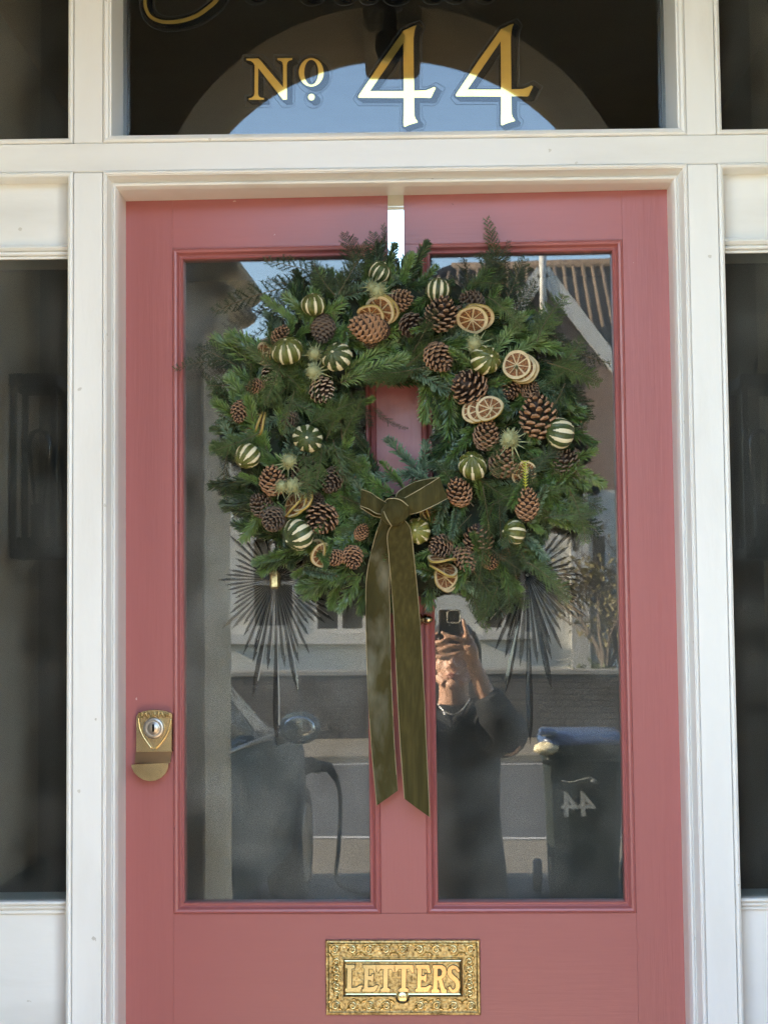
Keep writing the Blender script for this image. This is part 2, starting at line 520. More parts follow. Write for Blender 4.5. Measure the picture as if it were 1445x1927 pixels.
# box lanterns on the porch side walls (their mirror image stands in the sidelights)
for sgn, u, lab in ((-1, 55, 'box wall lantern with clear bulb mirrored in the left sidelight'), (1, 1430, 'box wall lantern with clear bulb mirrored in the right sidelight')):
    z1 = FW(u, 720, .80).z; z0 = FW(u, 1055, .80).z
    L = empty('wall_lantern', lab, 'lantern', (sgn * (PX - .05), -.78, z0), group='box lanterns on the porch walls')
    H = z1 - z0
    f = MB()
    f.box(-.048, .048, -.06, .06, 0, .025, .003); f.box(-.052, .052, -.065, .065, H - .03, H, .004)
    for x in (-.042, .042):
        for y in (-.052, .052): f.box(x - .006, x + .006, y - .006, y + .006, .02, H - .025)
    f.box(-.048, .048, -.0, .008, .02, H * .12)
    f.build('lantern_frame', IRON, L)
    MB().tube([(0, 0, .02), (0, 0, H * .3)], .017, 12).build('lamp_holder', IRON, L)
    b = MB().lathe([(.012, H * .3), (.019, H * .45), (.026, H * .58), (.027, H * .64), (.02, H * .7), (.001, H * .72)], 16)
    b.build('bulb', glass_mat('bulb_glass', wave=0, dust=0.0), L)

# hall behind the door
hall = MB()
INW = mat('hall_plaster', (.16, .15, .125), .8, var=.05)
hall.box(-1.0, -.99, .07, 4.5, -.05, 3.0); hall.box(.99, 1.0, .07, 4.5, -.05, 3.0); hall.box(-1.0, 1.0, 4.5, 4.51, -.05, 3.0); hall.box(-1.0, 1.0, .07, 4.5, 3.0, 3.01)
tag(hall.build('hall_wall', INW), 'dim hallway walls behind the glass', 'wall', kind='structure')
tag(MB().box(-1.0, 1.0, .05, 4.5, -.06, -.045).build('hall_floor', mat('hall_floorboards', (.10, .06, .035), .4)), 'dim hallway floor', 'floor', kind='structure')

# ================================================================ white timber door surround
ds = empty('door_surround', 'white painted timber frame with transom and mullions around the pink door', 'door frame')
YF = -0.062
X = lambda u, v=1000, y=YF: FW(u, v, y).x
Z = lambda u, v, y=YF: FW(u, v, y).z
mLo, mLi = X(137), X(194)
mRi, mRo = X(1308), X(1366)
tz0, tz1 = Z(740, 316), Z(740, 262)
print('surround', mLo, mLi, mRi, mRo, tz0, tz1)
ZB, ZT = -.1, 3.05
for x0, x1 in ((mLo, mLi), (mRi, mRo)):
    MB().box(x0, x1, YF, .07, ZB, tz0 - .0006, .0015).build('mullion', WHITE, ds)
    MB().box(x0, x1, YF, .07, tz1 + .0006, ZT, .0015).build('mullion', WHITE, ds)
MB().box(-PX, PX, YF - .0008, .07, tz0, tz1, .0015).build('transom', WHITE_H, ds)
# moulded lining round the door
dLx, dRx, dTz = X(239, 1000, -.01), X(1268, 1000, -.01), Z(740, 364, -.0)
wl = dLx - mLi; wr = mRi - dRx
q = .041
lin = MB()
prof = [(0, YF), (.0015, YF - .004), (.005, YF - .005), (.009, YF - .0035), (.0095, YF - .001), (.0115, YF - .001), (.013, YF + .004), (.0175, YF + .014), (.019, YF + .023), (.0225, YF + .025), (.0235, YF + .021), (.027, YF + .0195), (.031, YF + .021), (.034, YF + .027), (.0365, YF + .034), (.0372, YF + .055), (.0372, YF + .125)]
prof = [(t * q / .0372, y) for t, y in prof]
t_l = FW(238, 1000, .045).x - mLi; t_r = mRi - FW(1268, 1000, .015).x; t_t = tz0 - FW(740, 368, .028).z
lin.ring(mLi, mRi, ZB, tz0, [(t / q, y) for t, y in prof], 0, False, open_bottom=True, sc=(t_l, t_r, t_t))
lin.build('door_lining', WHITE, ds)
# sidelights
for sgn in (-1, 1):
    if sgn < 0: x0, x1 = -PX, mLo
    else: x0, x1 = mRo, PX
    uu = 60 if sgn < 0 else 1412
    bead = [(0, YF), (.001, YF - .004), (.004, YF - .0055), (.0075, YF - .0035), (.0095, YF + .004), (.0098, YF + .05)]
    sd = MB().ring(x0, x1, ZB, tz0, bead, 0, False, open_bottom=True).build('sidelight_bead', WHITE, ds)
    v_head = 462 if sgn < 0 else 447
    v_gl1 = 488 if sgn < 0 else 476
    zr1 = Z(uu, v_head, -.04); zg1 = Z(uu, v_gl1, -.03)
    zg0 = Z(uu, 1694 if sgn < 0 else 1688, -.03); zr0 = Z(uu, 1722 if sgn < 0 else 1714, -.04)
    xi0, xi1 = x0 + .006, x1 - .006
    MB().box(xi0, xi1, -.03, .05, zr1, tz0 - .004, .0).build('head_panel', WHITE_H, ds)
    r = MB()
    r.box(xi0, xi1, -.044, .05, zg1 + .012, zr1, .005); r.box(xi0, xi1, -.037, .05, zg1 + .005, zg1 + .0118, .002); r.box(xi0, xi1, -.031, .05, zg1, zg1 + .0048, .001)
    r.build('head_rail', WHITE_H, ds)
    r = MB()
    r.box(xi0, xi1, -.046, .05, zg0 - .0055, zg0, .002); r.box(xi0, xi1, -.041, .05, zg0 - .0135, zg0 - .0058, .003); r.box(xi0, xi1, -.036, .05, zr0, zg0 - .0138, .002)
    r.build('sill_rail', WHITE_H, ds)
    MB().box(xi0, xi1, -.030, .05, ZB, zr0 - .0004, .0).build('lower_panel', WHITE_H, ds)
    MB().box(xi0, xi1, -.026, -.022, zg0 - .003, zg1 + .003).build('sidelight_glass', SIDEGLASS, ds)
    # pane above the transom
    zt0 = Z(uu, 251 if sgn < 0 else 238, -.03)
    MB().ring(x0, x1, tz1, ZT, [(0, YF), (.001, YF - .004), (.004, YF - .0055), (.0075, YF - .0035), (.0095, YF + .004), (.0098, YF + .05)]).build('upper_bead', WHITE, ds)
    MB().box(xi0, xi1, -.026, -.022, tz1 + .002, ZT).build('upper_side_glass', SIDEGLASS, ds)
# fanlight with gilded lettering
fan = MB()
FY = 0.028
fan.ring(mLi, mRi, tz1, ZT, [(0, YF), (.001, YF - .004), (.004, YF - .006), (.0085, YF - .004), (.0105, YF + .001), (.0125, YF + .0015), (.0135, YF + .006), (.018, FY + .03)])
fan.build('fanlight_bead', WHITE, ds)
pane = MB().box(mLi + .008, mRi - .008, FY, FY + .004, tz1 + .006, ZT).build('fanlight_pane', FANGLASS, ds)

def fl(u, v):
    p = FW(u, v, FY - .001)
    return (p.x, p.z)
def gilded(loops_px, holes_px=(), step=4):
    loops = [[fl(u, v) for u, v in L] for L in loops_px]
    hl = [[fl(u, v) for u, v in L] for L in holes_px]
    px = 1 / 1145.0
    gold = poly_mesh('gilt_letter', loops + hl, .0003, Matrix.Translation((0, FY + .0009, 0)), GOLD)
    link('gilt_letter', gold, pane)
    V, Fc = [], []
    bm = bmesh.new()
    for k in range(step + 1):
        t = k / step
        dx, dz = (-.5 + 8.5 * t) * px, -(-.5 + 6.5 * t) * px
        ls = [[(x + dx, z + dz) for x, z in offset_poly(L, 3.2 * px)] for L in loops] + [[(x + dx, z + dz) for x, z in offset_poly(L, -3.2 * px)] for L in hl]
        mm = poly_mesh('s', ls, .00004, Matrix.Translation((0, FY + .0014 + k * .00015, 0)))
        bm.from_mesh(mm); bpy.data.meshes.remove(mm)
    me = bpy.data.meshes.new('letter_shadow'); bm.to_mesh(me); bm.free()
    me.materials.append(BLACKP)
    link('letter_shadow', me, pane)
    o = MB()
    for L in loops:
        P = [(x + 4 * px, FY + .0028, z - 3 * px) for x, z in offset_poly(L, 11.5 * px)]
        P = P + P[:2]
        o.tube(P, .00065, 5)
    for L in hl:
        P = [(x + 4 * px, FY + .0028, z - 3 * px) for x, z in offset_poly(L, -12.0 * px)]
        o.tube(P + P[:2], .00055, 5)
    o.build('letter_outline', OUTLINE, pane)
S4 = 1445 / 180
f4 = [(985, 135), (990, 142), (968, 190), (958, 240), (948, 330), (947, 450), (950, 700), (955, 1125), (1130, 1120), (1200, 1095), (1255, 1068), (1282, 1085), (1240, 1170), (1215, 1225), (1195, 1235), (1100, 1230), (955, 1230), (957, 1350), (960, 1500), (975, 1545), (1010, 1590), (1005, 1605), (930, 1625), (860, 1650), (820, 1670), (800, 1660), (795, 1610), (800, 1400), (800, 1235), (450, 1232), (125, 1232), (112, 1215), (130, 1180), (460, 690), (800, 215), (870, 185), (940, 150)]
h4 = [(792, 400), (560, 740), (290, 1130), (800, 1130), (797, 800)]
for ox, oy in ((660, 30), (843, 27.3)):
    gilded([[(ox + x / S4, oy + y / S4) for x, y in f4]], [[(ox + x / S4, oy + y / S4) for x, y in h4]])
fN = [(110, 158), (290, 155), (330, 192), (500, 395), (665, 590), (665, 260), (650, 210), (622, 190), (580, 180), (580, 153), (800, 150), (806, 176), (760, 188), (732, 212), (720, 255), (722, 775), (665, 780), (480, 545), (290, 300), (287, 690), (300, 728), (330, 748), (375, 755), (375, 780), (150, 780), (148, 757), (190, 748), (220, 725), (235, 685), (235, 260), (215, 222), (180, 195), (110, 182)]
def ell(cx, cy, rx, ry, n=28): return [(450 + (cx + rx * math.cos(2 * math.pi * k / n)) / S4, 90 + (cy + ry * math.sin(2 * math.pi * k / n)) / S4) for k in range(n)]
gilded([[(450 + x / S4, 90 + y / S4) for x, y in fN]])
gilded([ell(1090, 365, 187, 215)], [ell(1090, 365, 107, 190)])
gilded([ell(1092, 740, 50, 50, 16)])
# lower edges of the script line that runs out of the top of the picture
def stroke(pts, w):
    P = catmull([Vector((a, b)) for a, b in pts], 6)
    Lp, Rp = [], []
    for i, p in enumerate(P):
        t = (P[min(i + 1, len(P) - 1)] - P[max(i - 1, 0)]).normalized()
        n = Vector((-t.y, t.x))
        ww = w[0] + (w[1] - w[0]) * i / (len(P) - 1)
        Lp.append(tuple(p + n * ww)); Rp.append(tuple(p - n * ww))
    return Lp + Rp[::-1]
gilded([stroke([(282, -40), (274, -10), (274, 12), (283, 30), (300, 39), (322, 41), (348, 37), (372, 28), (392, 14), (407, 0), (420, -22)], (2.6, 4.2))])
for cx, wd, dp in ((478, 12, -3), (584, 15, -1), (645, 12, -2), (691, 9, -3), (742, 17, -1), (811, 11, -4), (853, 10, -5), (909, 9, -5)):
    gilded([stroke([(cx - wd, -30), (cx - wd + 2, -14), (cx - 4, dp - 6), (cx + wd - 4, -12), (cx + wd, -30)], (2.5, 3.5))], step=3)

# ================================================================ the door
door = empty('front_door', 'dusky pink panelled front door with two tall glass panes and brass fittings', 'door', mat=DOOR_M)
dx = lambda u, v=1100, d=0.0: DL(u, v, d).x
dz = lambda u, v, d=0.0: DL(u, v, d).z
DX0, DX1 = dx(232) - .012, dx(1273) + .012
DZ1, DZ0 = dz(750, 366) + .014, .012
PL = (dx(326), dx(711), dz(520, 1719), dz(520, 461))       # outer edge of the mouldings
PR = (dx(796.5), dx(1184), dz(990, 1719), dz(990, 458))
_zt, _zb = (PL[3] + PR[3]) / 2, (PL[2] + PR[2]) / 2          # both panes share the same rails
PL = (PL[0], PL[1], _zb, _zt); PR = (PR[0], PR[1], _zb, _zt)
print('door', DX0, DX1, DZ1, PL, PR)
yb = .045
MB().box(DX0, PL[0] + .0, 0, yb, DZ0, DZ1, .0002).build('stile', RED_V, door)
MB().box(PR[1] - .0, DX1, 0, yb, DZ0, DZ1, .0002).build('stile', RED_V, door)
MB().box(PL[0] + .0001, PR[1] - .0001, .0002, yb, PL[3], DZ1, .0002).build('top_rail', RED_H, door)
MB().box(PL[0] + .0001, PR[1] - .0001, .0002, yb, DZ0, PL[2], .0002).build('bottom_rail', RED_H, door)
MB().box(PL[1], PR[0], -.0002, yb, PL[2] + .0003, PL[3] - .0003, .0006).build('muntin', RED_V, door)
bol = [(0, .004), (.0, -.0005), (.0012, -.0035), (.0045, -.0055), (.0078, -.0045), (.0095, -.001), (.0115, .0025), (.0135, .0035), (.0142, .0015), (.0163, .001), (.0178, .003), (.0182, .03)]
panes = []
for k, P in enumerate((PL, PR)):
    MB().ring(P[0], P[1], P[2], P[3], bol, 0, False).build('pane_moulding', RED_V, door)
    panes.append(MB().box(P[0] + .014, P[1] - .014, .016, .020, P[2] + .014, P[3] - .014).build('glass_pane', GLASS_L if k == 0 else GLASS, door))
# brilliant-cut stars in the panes
def cut_mat(name, col, clear, rough):
    m = mat(name, col, rough, var=0, spec=.7)
    nt = m.node_tree
    out = [n for n in nt.nodes if n.type == 'OUTPUT_MATERIAL'][0]; p = [n for n in nt.nodes if n.type == 'BSDF_PRINCIPLED'][0]
    t = nt.nodes.new('ShaderNodeBsdfTransparent'); mx = nt.nodes.new('ShaderNodeMixShader'); mx.inputs[0].default_value = clear
    nt.links.new(p.outputs[0], mx.inputs[1]); nt.links.new(t.outputs[0], mx.inputs[2]); nt.links.new(mx.outputs[0], out.inputs[0])
    return m
CUT = cut_mat('cut_glass_facet', (.014, .016, .016), .5, .15)
CUTL = cut_mat('cut_glass_edge', (.34, .34, .30), .3, .2)
def star(pane, cu, cv, spec):
    for ang, r0, r1, w in spec:
        r0 = 9 if cu < 700 else 3
        a = R_(ang)
        c = DL(cu, cv, -.015); c.y = .0155
        d = Vector((math.cos(a), 0, math.sin(a))); n = Vector((-d.z, 0, d.x))
        p = 1 / 1145.0
        r0m, r1m, wm = r0 * p, r1 * p, w * p * (.84 if w < 6 else .95)
        b = MB()
        st = [(0.0, .12), (.35, .45), (.72, .95), (.86, .85), (1.0, 0.02)]
        rows = []
        for t, k in st:
            q_ = c + d * (r0m + (r1m - r0m) * t)
            rows.append([tuple(q_ + n * wm * k), tuple(q_ + n * wm * k * .1 + Vector((0, -.0012, 0))), tuple(q_ - n * wm * k)])
        b.grid(rows, 0, False)
        e = []
        for t, k in st[:4]:
            q_ = c + d * (r0m + (r1m - r0m) * t)
            e.append([tuple(q_ + n * wm * (k + .02) + Vector((0, -.0002, 0))), tuple(q_ + n * wm * (k * .55 + .02) + Vector((0, -.0012, 0)))])
        if cu < 700 or int(ang) % 4 == 0: b.grid(e, 1, False)
        b.build('cut_ray', [CUT, CUTL], pane)
def mkspec(mirror):
    sp = []
    rays = [(-90, 20, 322, 7.6), (-79, 20, 222, 6.6), (-101.5, 20, 228, 6.6), (-84.5, 20, 170, 5.6), (-95.5, 20, 175, 5.6), (-75, 20, 168, 5), (-106, 20, 165, 5)]
    rays += [(-66, 20, 158, 4.2), (-72, 20, 140, 4.2), (-60, 20, 125, 4.2), (-54, 20, 108, 4), (-48, 20, 112, 4), (-42, 20, 128, 4.4), (-36, 20, 140, 4.6), (-30, 20, 118, 4), (-24, 20, 105, 3.8), (-18, 20, 95, 3.6), (-12, 20, 92, 3.6), (-6, 20, 96, 3.6), (0, 20, 104, 3.6)]
    rays += [(-114, 20, 158, 4.2), (-108, 20, 140, 4.2), (-120, 20, 125, 4.2), (-126, 20, 108, 4), (-132, 20, 128, 4.6), (-138, 20, 138, 4.6), (-144, 20, 112, 4), (-150, 20, 96, 3.8), (-156, 20, 86, 3.6), (-162, 20, 90, 3.6), (-168, 20, 95, 3.6), (-174, 20, 98, 3.6), (180, 20, 112, 3.8), (174, 20, 98, 3.6), (168, 20, 92, 3.6), (160, 20, 84, 3.6), (152, 20, 88, 3.6), (144, 20, 98, 3.8), (136, 20, 124, 4.2), (128, 20, 100, 3.6), (118, 20, 92, 3.6), (104, 20, 120, 3.6), (90, 20, 220, 4.4), (76, 20, 120, 3.6), (62, 20, 92, 3.6), (52, 20, 100, 3.6), (44, 20, 124, 4), (34, 20, 98, 3.6), (24, 20, 88, 3.6), (14, 20, 84, 3.6), (7, 20, 96, 3.6)]
    return rays
star(panes[0], 519, 1090, mkspec(0))
star(panes[1], 992, 1082, mkspec(1))
jw = MB(); c = DL(516.5, 1091, 0)
jw.box(c.x - .0085, c.x + .0085, .002, .0158, c.z - .0155, c.z + .0155, .004)
jw.build('cut_glass_centre', mat('glass_gold_glint', (.55, .50, .28), .12, .7, var=.5, vscale=150), panes[0])  # golden reflection in the cut centre, put into the lozenge's colour

# letter plate
def box_d(u0, v0, u1, v1, d):
    a, b = DL(u0, v0, d), DL(u1, v1, d)
    return min(a.x, b.x), max(a.x, b.x), min(a.z, b.z), max(a.z, b.z)
lp0 = box_d(612, 1769.5, 904.5, 1911, .006)
x0, x1, z0, z1 = lp0
fx0, fx1, fz0, fz1 = box_d(646, 1804.5, 870.5, 1875, .004)
lp = MB()
pr = [(0, 0.0), (0.0, -.0035), (.0012, -.0055), (.004, -.0058), (.0055, -.0045), (.0062, -.0040)]
lp.ring(x0, x1, z0, z1, pr)
a_ = fx0 - x0; 
# flat border between rim and flap opening
X0, X1, Z0, Z1 = x0 + .0062, x1 - .0062, z0 + .0062, z1 - .0062
lp.add([(X0, -.004, Z0), (X1, -.004, Z0), (X1, -.004, Z1), (X0, -.004, Z1), (fx0, -.004, fz0), (fx1, -.004, fz0), (fx1, -.004, fz1), (fx0, -.004, fz1)], [(0, 1, 5, 4), (1, 2, 6, 5), (2, 3, 7, 6), (3, 0, 4, 7)])
lp.ring(fx0, fx1, fz0, fz1, [(-.0022, -.0040), (-.0016, -.0062), (-.0003, -.0062), (.0004, .003), (.004, .003)])
plate = lp.build('letter_plate', BRASS_G, door)
# chased leaf scrolls on the border
sc = MB()
def blob(x, z, ang, L, W, h=.0034):
    M = Matrix.Translation((x, -.0040, z)) @ Matrix.Rotation(-ang, 4, 'Y')
    pts = [(-1, 0), (-.55, .55), (.1, .8), (.7, .45), (1, 0), (.6, -.35), (0, -.55), (-.6, -.4)]
    v = [M @ Vector((px * L / 2, 0, pz * W / 2)) for px, pz in pts] + [M @ Vector((px * L / 2 * .45, -h, pz * W / 2 * .35)) for px, pz in pts]
    sc.add(v, [(i, (i + 1) % 8, 8 + (i + 1) % 8, 8 + i) for i in range(8)] + [tuple(range(8, 16))], 0, False)
def curl(x, z, r, a0, a1):
    P = []
    for i in range(11):
        t = i / 10; a = a0 + (a1 - a0) * t; rr = r * (1 - .62 * t)
        P.append((x + rr * math.cos(a), -.0052, z + rr * math.sin(a)))
    sc.tube(P, [.0013 + .0006 * math.sin(math.pi * i / 10) for i in range(11)], 6)
rs = random.Random(5)
bw = (X1 - X0); bt = (Z1 - fz1)
n = 9
for i in range(n):
    xx = X0 + .010 + (bw - .020) * i / (n - 1)
    for zc, s in (((Z1 + fz1 + .002) / 2, 1), ((Z0 + fz0 - .002) / 2, -1)):
        if s < 0 and abs(i - (n - 1) / 2) < .6: continue
        fl_ = 1 if i % 2 else -1
        curl(xx, zc + s * .002, .0075, R_(200 if fl_ > 0 else -20), R_(200 - 460 if fl_ > 0 else 440))
        blob(xx + .010 * fl_, zc - s * .005, R_(35 * fl_ * s), .013, .0065)
        blob(xx - .007 * fl_, zc + s * .007, R_(-25 * fl_ * s), .011, .0055)
        blob(xx + .002, zc - s * .0085, R_(rs.uniform(-20, 20)), .008, .004)
        blob(xx + .008 * fl_, zc + s * .007, R_(60 * fl_), .008, .005)
for i in range(5):
    zz_ = fz0 + .004 + (fz1 - fz0 - .008) * i / 4
    for xc, s in (((X0 + fx0 - .002) / 2, 1), ((X1 + fx1 + .002) / 2, -1)):
        fl_ = 1 if i % 2 else -1
        curl(xc + s * .001, zz_, .006, R_(90 * fl_), R_(90 * fl_ + 430 * s))
        blob(xc - s * .005, zz_ + .006, R_(70 * fl_), .011, .0055)
        blob(xc + s * .006, zz_ - .005, R_(-55 * fl_), .009, .005)
link('scroll_relief', sc.mesh('scroll_relief', [BRASS]), plate)
flap = MB()
flap.box(fx0 + .0006, fx1 - .0006, -.0045, .003, fz0 + .0006, fz1 - .0006, .0015)
flap.ring(fx0 + .0012, fx1 - .0012, fz0 + .0012, fz1 - .0012, [(0, -.0044), (.0006, -.0060), (.0022, -.0066), (.0038, -.0060), (.0045, -.0044)])
cx = DL(757, 1887, .006)
flap.ball((cx.x, -.0050, fz0 - .0015), (.0125, .0042, .0105), 18, 10)
for i_, f_ in enumerate(flap.f):
    ys = [flap.v[k_][1] for k_ in f_]
    if min(ys) > -.00455 and max(ys) < -.0044: flap.m[i_] = 1
fo = flap.build('letter_flap', [BRASS, BRASS_G], door)
# hammered ground and raised LETTERS
hm = MB()
def lpx(u, v): 
    p = DL(590 + u / 4.25, 1740 + v / 4.25, .006); return (p.x, p.z)
LET = []
def rect(a, b, c, d): return [(a, b), (c, b), (c, d), (a, d)]
LL = [[(255, 320), (330, 320), (330, 345), (306, 350), (303, 505), (345, 500), (370, 485), (395, 485), (370, 535), (255, 535), (255, 515), (268, 510), (272, 350), (255, 345)]]
LE = lambda o: [[(o, 320), (o + 105, 320), (o + 118, 385), (o + 98, 385), (o + 80, 352), (o + 45, 350), (o + 44, 410), (o + 68, 410), (o + 74, 395), (o + 86, 395), (o + 80, 455), (o + 70, 455), (o + 62, 440), (o + 42, 440), (o + 40, 500), (o + 80, 498), (o + 108, 482), (o + 125, 486), (o + 95, 535), (o - 5, 535), (o - 5, 515), (o + 10, 508), (o + 15, 350), (o, 344)]]
LT = lambda o: [[(o, 320), (o + 150, 320), (o + 158, 380), (o + 140, 380), (o + 122, 352), (o + 96, 352), (o + 92, 505), (o + 112, 512), (o + 112, 535), (o + 38, 535), (o + 38, 512), (o + 58, 505), (o + 60, 352), (o + 36, 352), (o + 16, 380), (o - 4, 380)]]
Lr = [[(955, 322), (1030, 322), (1055, 340), (1062, 380), (1050, 415), (1025, 430), (1048, 510), (1064, 520), (1062, 545), (1022, 545), (1000, 450), (990, 440), (988, 512), (1005, 520), (1005, 543), (940, 543), (942, 520), (955, 512), (962, 350), (950, 345)]]
Lrh = [[(992, 350), (1015, 350), (1028, 370), (1024, 400), (1008, 412), (990, 412)]]
def spoly():
    c = catmull([Vector(p) for p in [(1160, 375), (1140, 345), (1112, 338), (1090, 355), (1086, 385), (1105, 415), (1140, 445), (1152, 480), (1146, 512), (1125, 530), (1100, 525), (1084, 495)]], 4)
    Lp, Rp = [], []
    for i, p in enumerate(c):
        t = (c[min(i + 1, len(c) - 1)] - c[max(i - 1, 0)]).normalized(); n_ = Vector((-t.y, t.x))
        k = i / (len(c) - 1); w_ = 9 + 9 * math.sin(math.pi * k)
        Lp.append(tuple(p + n_ * w_)); Rp.append(tuple(p - n_ * w_))
    return [Lp + Rp[::-1]]
for lp_, hh in ((LL, []), (LE(395), []), (LT(500), []), (LT(645), []), (LE(818), []), (Lr, Lrh), (spoly(), [])):
    ls = [[lpx(*p) for p in L] for L in lp_ + hh]
    me = poly_mesh('raised_letter', ls, .0016, Matrix.Translation((0, -.0063, 0)), BRASS_P)
    lo = link('raised_letter', me, fo)
    bv = lo.modifiers.new('edge', 'BEVEL'); bv.width = .0006; bv.segments = 2; bv.limit_method = 'ANGLE'
    nh = len(hh)
    off = [offset_poly(L, .0011) for L in ls[:len(ls) - nh]]
    link('letter_patina', poly_mesh('letter_patina', off, .0003, Matrix.Translation((0, -.0048, 0)), PATINA), fo)

# rim lock pull
LKu = lambda u, v, d=.008: DL(230 + u / 10.7, 1310 + v / 10.7, d)
def lk(pts, d=.008): return [(LKu(u, v, d).x, LKu(u, v, d).z) for u, v in pts]
body = [(300, 1115), (305, 400), (345, 345), (430, 305), (540, 280), (660, 272), (780, 280), (900, 300), (985, 330), (1020, 365), (1015, 600), (1010, 1090), (1030, 1110)]
lb = poly_mesh('lock_pull', [lk(body)], .007, Matrix.Translation((0, -.007, 0)), BRASS_L)
lock = link('lock_pull', lb, door)
bv = lock.modifiers.new('edge', 'BEVEL'); bv.width = .0016; bv.segments = 2; bv.limit_method = 'ANGLE'
hd = poly_mesh('finger_grip', [lk([(235, 1360), (245, 1430), (290, 1520), (370, 1600), (480, 1665), (600, 1690), (720, 1675), (830, 1620), (920, 1530), (965, 1430), (975, 1345), (960, 1325)])], .011, Matrix.Translation((0, -.016, 0)), BRASS_L)
g = link('finger_grip', hd, lock)
bv = g.modifiers.new('edge', 'BEVEL'); bv.width = .003; bv.segments = 3; bv.limit_method = 'ANGLE'
nk = poly_mesh('grip_neck', [lk([(285, 1115), (260, 1345), (970, 1335), (1000, 1150), (1010, 1110)])], .004, Matrix.Translation((0, -.005, 0)), mat('dark_aged_brass', (.30, .2, .12), .3, 1.0))
link('grip_neck', nk, lock)
ridge = MB()
for cv in ([(420, 345), (400, 470), (450, 700), (540, 880), (640, 1060)], [(905, 345), (900, 480), (875, 640), (790, 790), (700, 900), (660, 1060)], [(330, 430), (365, 660), (460, 860), (600, 1050)], [(990, 450), (940, 700), (820, 900), (685, 1060)]):
    ridge.tube([LKu(p_.x, p_.y, .0145) for p_ in catmull([Vector(q_) for q_ in cv], 6)], .0016, 8)
ridge.build('shield_ridge', BRASS_P, lock)
sh = poly_mesh('shield_relief', [lk([(360, 400), (420, 345), (860, 345), (960, 420), (930, 560), (850, 760), (740, 940), (660, 1070), (560, 940), (450, 760), (400, 600)])], .0012, Matrix.Translation((0, -.0148, 0)), BRASS_L)
so = link('shield_relief', sh, lock)
bv = so.modifiers.new('edge', 'BEVEL'); bv.width = .0018; bv.segments = 2; bv.limit_method = 'ANGLE'
c = LKu(640, 645, .018)
MB().lathe([(.0001, -.0035), (.0088, -.0035), (.0098, -.002), (.0116, -.002), (.0168, -.0035), (.018, 0.001), (.018, .004)], 32, M=Matrix.Translation((c.x, -.0185, c.z)) @ Matrix.Rotation(R_(90), 4, 'X') @ Matrix.Scale(-1, 4, (0, 0, 1))).build('key_cylinder', STEEL, lock)
MB().box(c.x - .0015, c.x + .0015, -.0230, -.0200, c.z - .0056, c.z + .0066).build('keyhole', BLACKP, lock)
c2 = LKu(640, 400, .018)
link('maker_lettering', text_mesh('maker_lettering', 'BANHAM', .0125, .0012, BRASS_P, Matrix.Translation((c2.x, -.0170, c2.z + .001)), offset=.0003), lock)
# small acorn knob on the muntin
c = DL(778, 1166, .01)
MB().lathe([(.0001, .026), (.003, .0255), (.006, .021), (.0085, .016), (.009, .012), (.006, .010), (.0045, .006), (.010, .002), (.010, 0)], 20, M=Matrix.Translation((DL(789, 1166, .01).x, 0, c.z)) @ Matrix.Rotation(R_(90), 4, 'X') @ Matrix.Rotation(R_(55), 4, 'Y')).build('door_knob', BRASS_L, door)
# ================================================================ street behind the camera (seen mirrored in the panes)
ASPH = mat('asphalt', (.05, .05, .052), .85, var=.25, vscale=25, bump=.4, bscale=200)
PAVE = mat('concrete_paving', (.165, .142, .108), .85, var=.15, vscale=6, bump=.3, bscale=60)
DRIVE = mat('tarmac_drive', (.06, .058, .055), .85, var=.25, vscale=18, bump=.4, bscale=150)
BRICK = mat('dark_garden_brick', (.062, .056, .05), .85, var=.25, vscale=14, bump=.3, bscale=40)
HWHITE = mat('pale_house_render', (.50, .50, .47), .8, var=.06, vscale=2)
HBRICK = mat('house_brick_pink', (.22, .15, .12), .85, var=.2, vscale=10)
TILE = mat('clay_roof_tile', (.12, .085, .062), .8, var=.35, vscale=9, col2=(.06, .045, .04), c2lo=.45, c2hi=.7)
DARKW = mat('dark_window_glass', (.02, .022, .025), .08, var=0, spec=.8)
TRIM = mat('white_house_trim', (.50, .49, .47), .5, var=.04)

def sheet(name, x0, x1, y0, y1, z, m, label, cat):
    o = MB().add([(x0, y0, z), (x1, y0, z), (x1, y1, z), (x0, y1, z)], [(0, 1, 2, 3)]).build(name, m)
    return tag(o, label, cat, kind='structure')
sheet('ground', -160, 160, -200, 60, GZ - .02, mat('far_ground', (.09, .09, .07), .9, var=.2), 'dull ground stretching away beyond the street', 'ground')
sheet('drive', -9, 9, -7.45, .3, GZ - .004, DRIVE, 'dark tarmac drive in front of the porch', 'drive')
sheet('bounce_paving', -3.2, 5.5, -6.3, -1.38, GZ + .004, mat('pale_bounce_paving', (.46, .36, .23), .85, var=.12, vscale=4, bump=.3, bscale=60), 'pale paving added in front of the porch to bounce warm sunlight', 'path')  # unseen paving, added to bounce warm sunlight onto the door head and frame
o = MB().box(-60, 60, -9.15, -7.45, GZ - .1, GZ, .01).build('pavement', PAVE); tag(o, 'sunlit pavement strip beside the drive, low in the panes', 'pavement', kind='structure')
sheet('road', -60, 60, -15.6, -9.15, GZ - .012, ASPH, 'dark asphalt road mirrored across the panes', 'road')
o = MB().box(-60, 60, -18.05, -15.6, GZ - .1, GZ + .08, .02).build('pavement', PAVE); tag(o, 'sunlit pavement on the far side of the road', 'pavement', kind='structure')
for y, lab in ((-9.3, 'thin pale line along the near road edge'), (-15.3, 'thin pale line along the far road edge')):
    sheet('road_marking', -60, 60, y - .05, y + .05, GZ - .006, TRIM, lab, 'road marking')

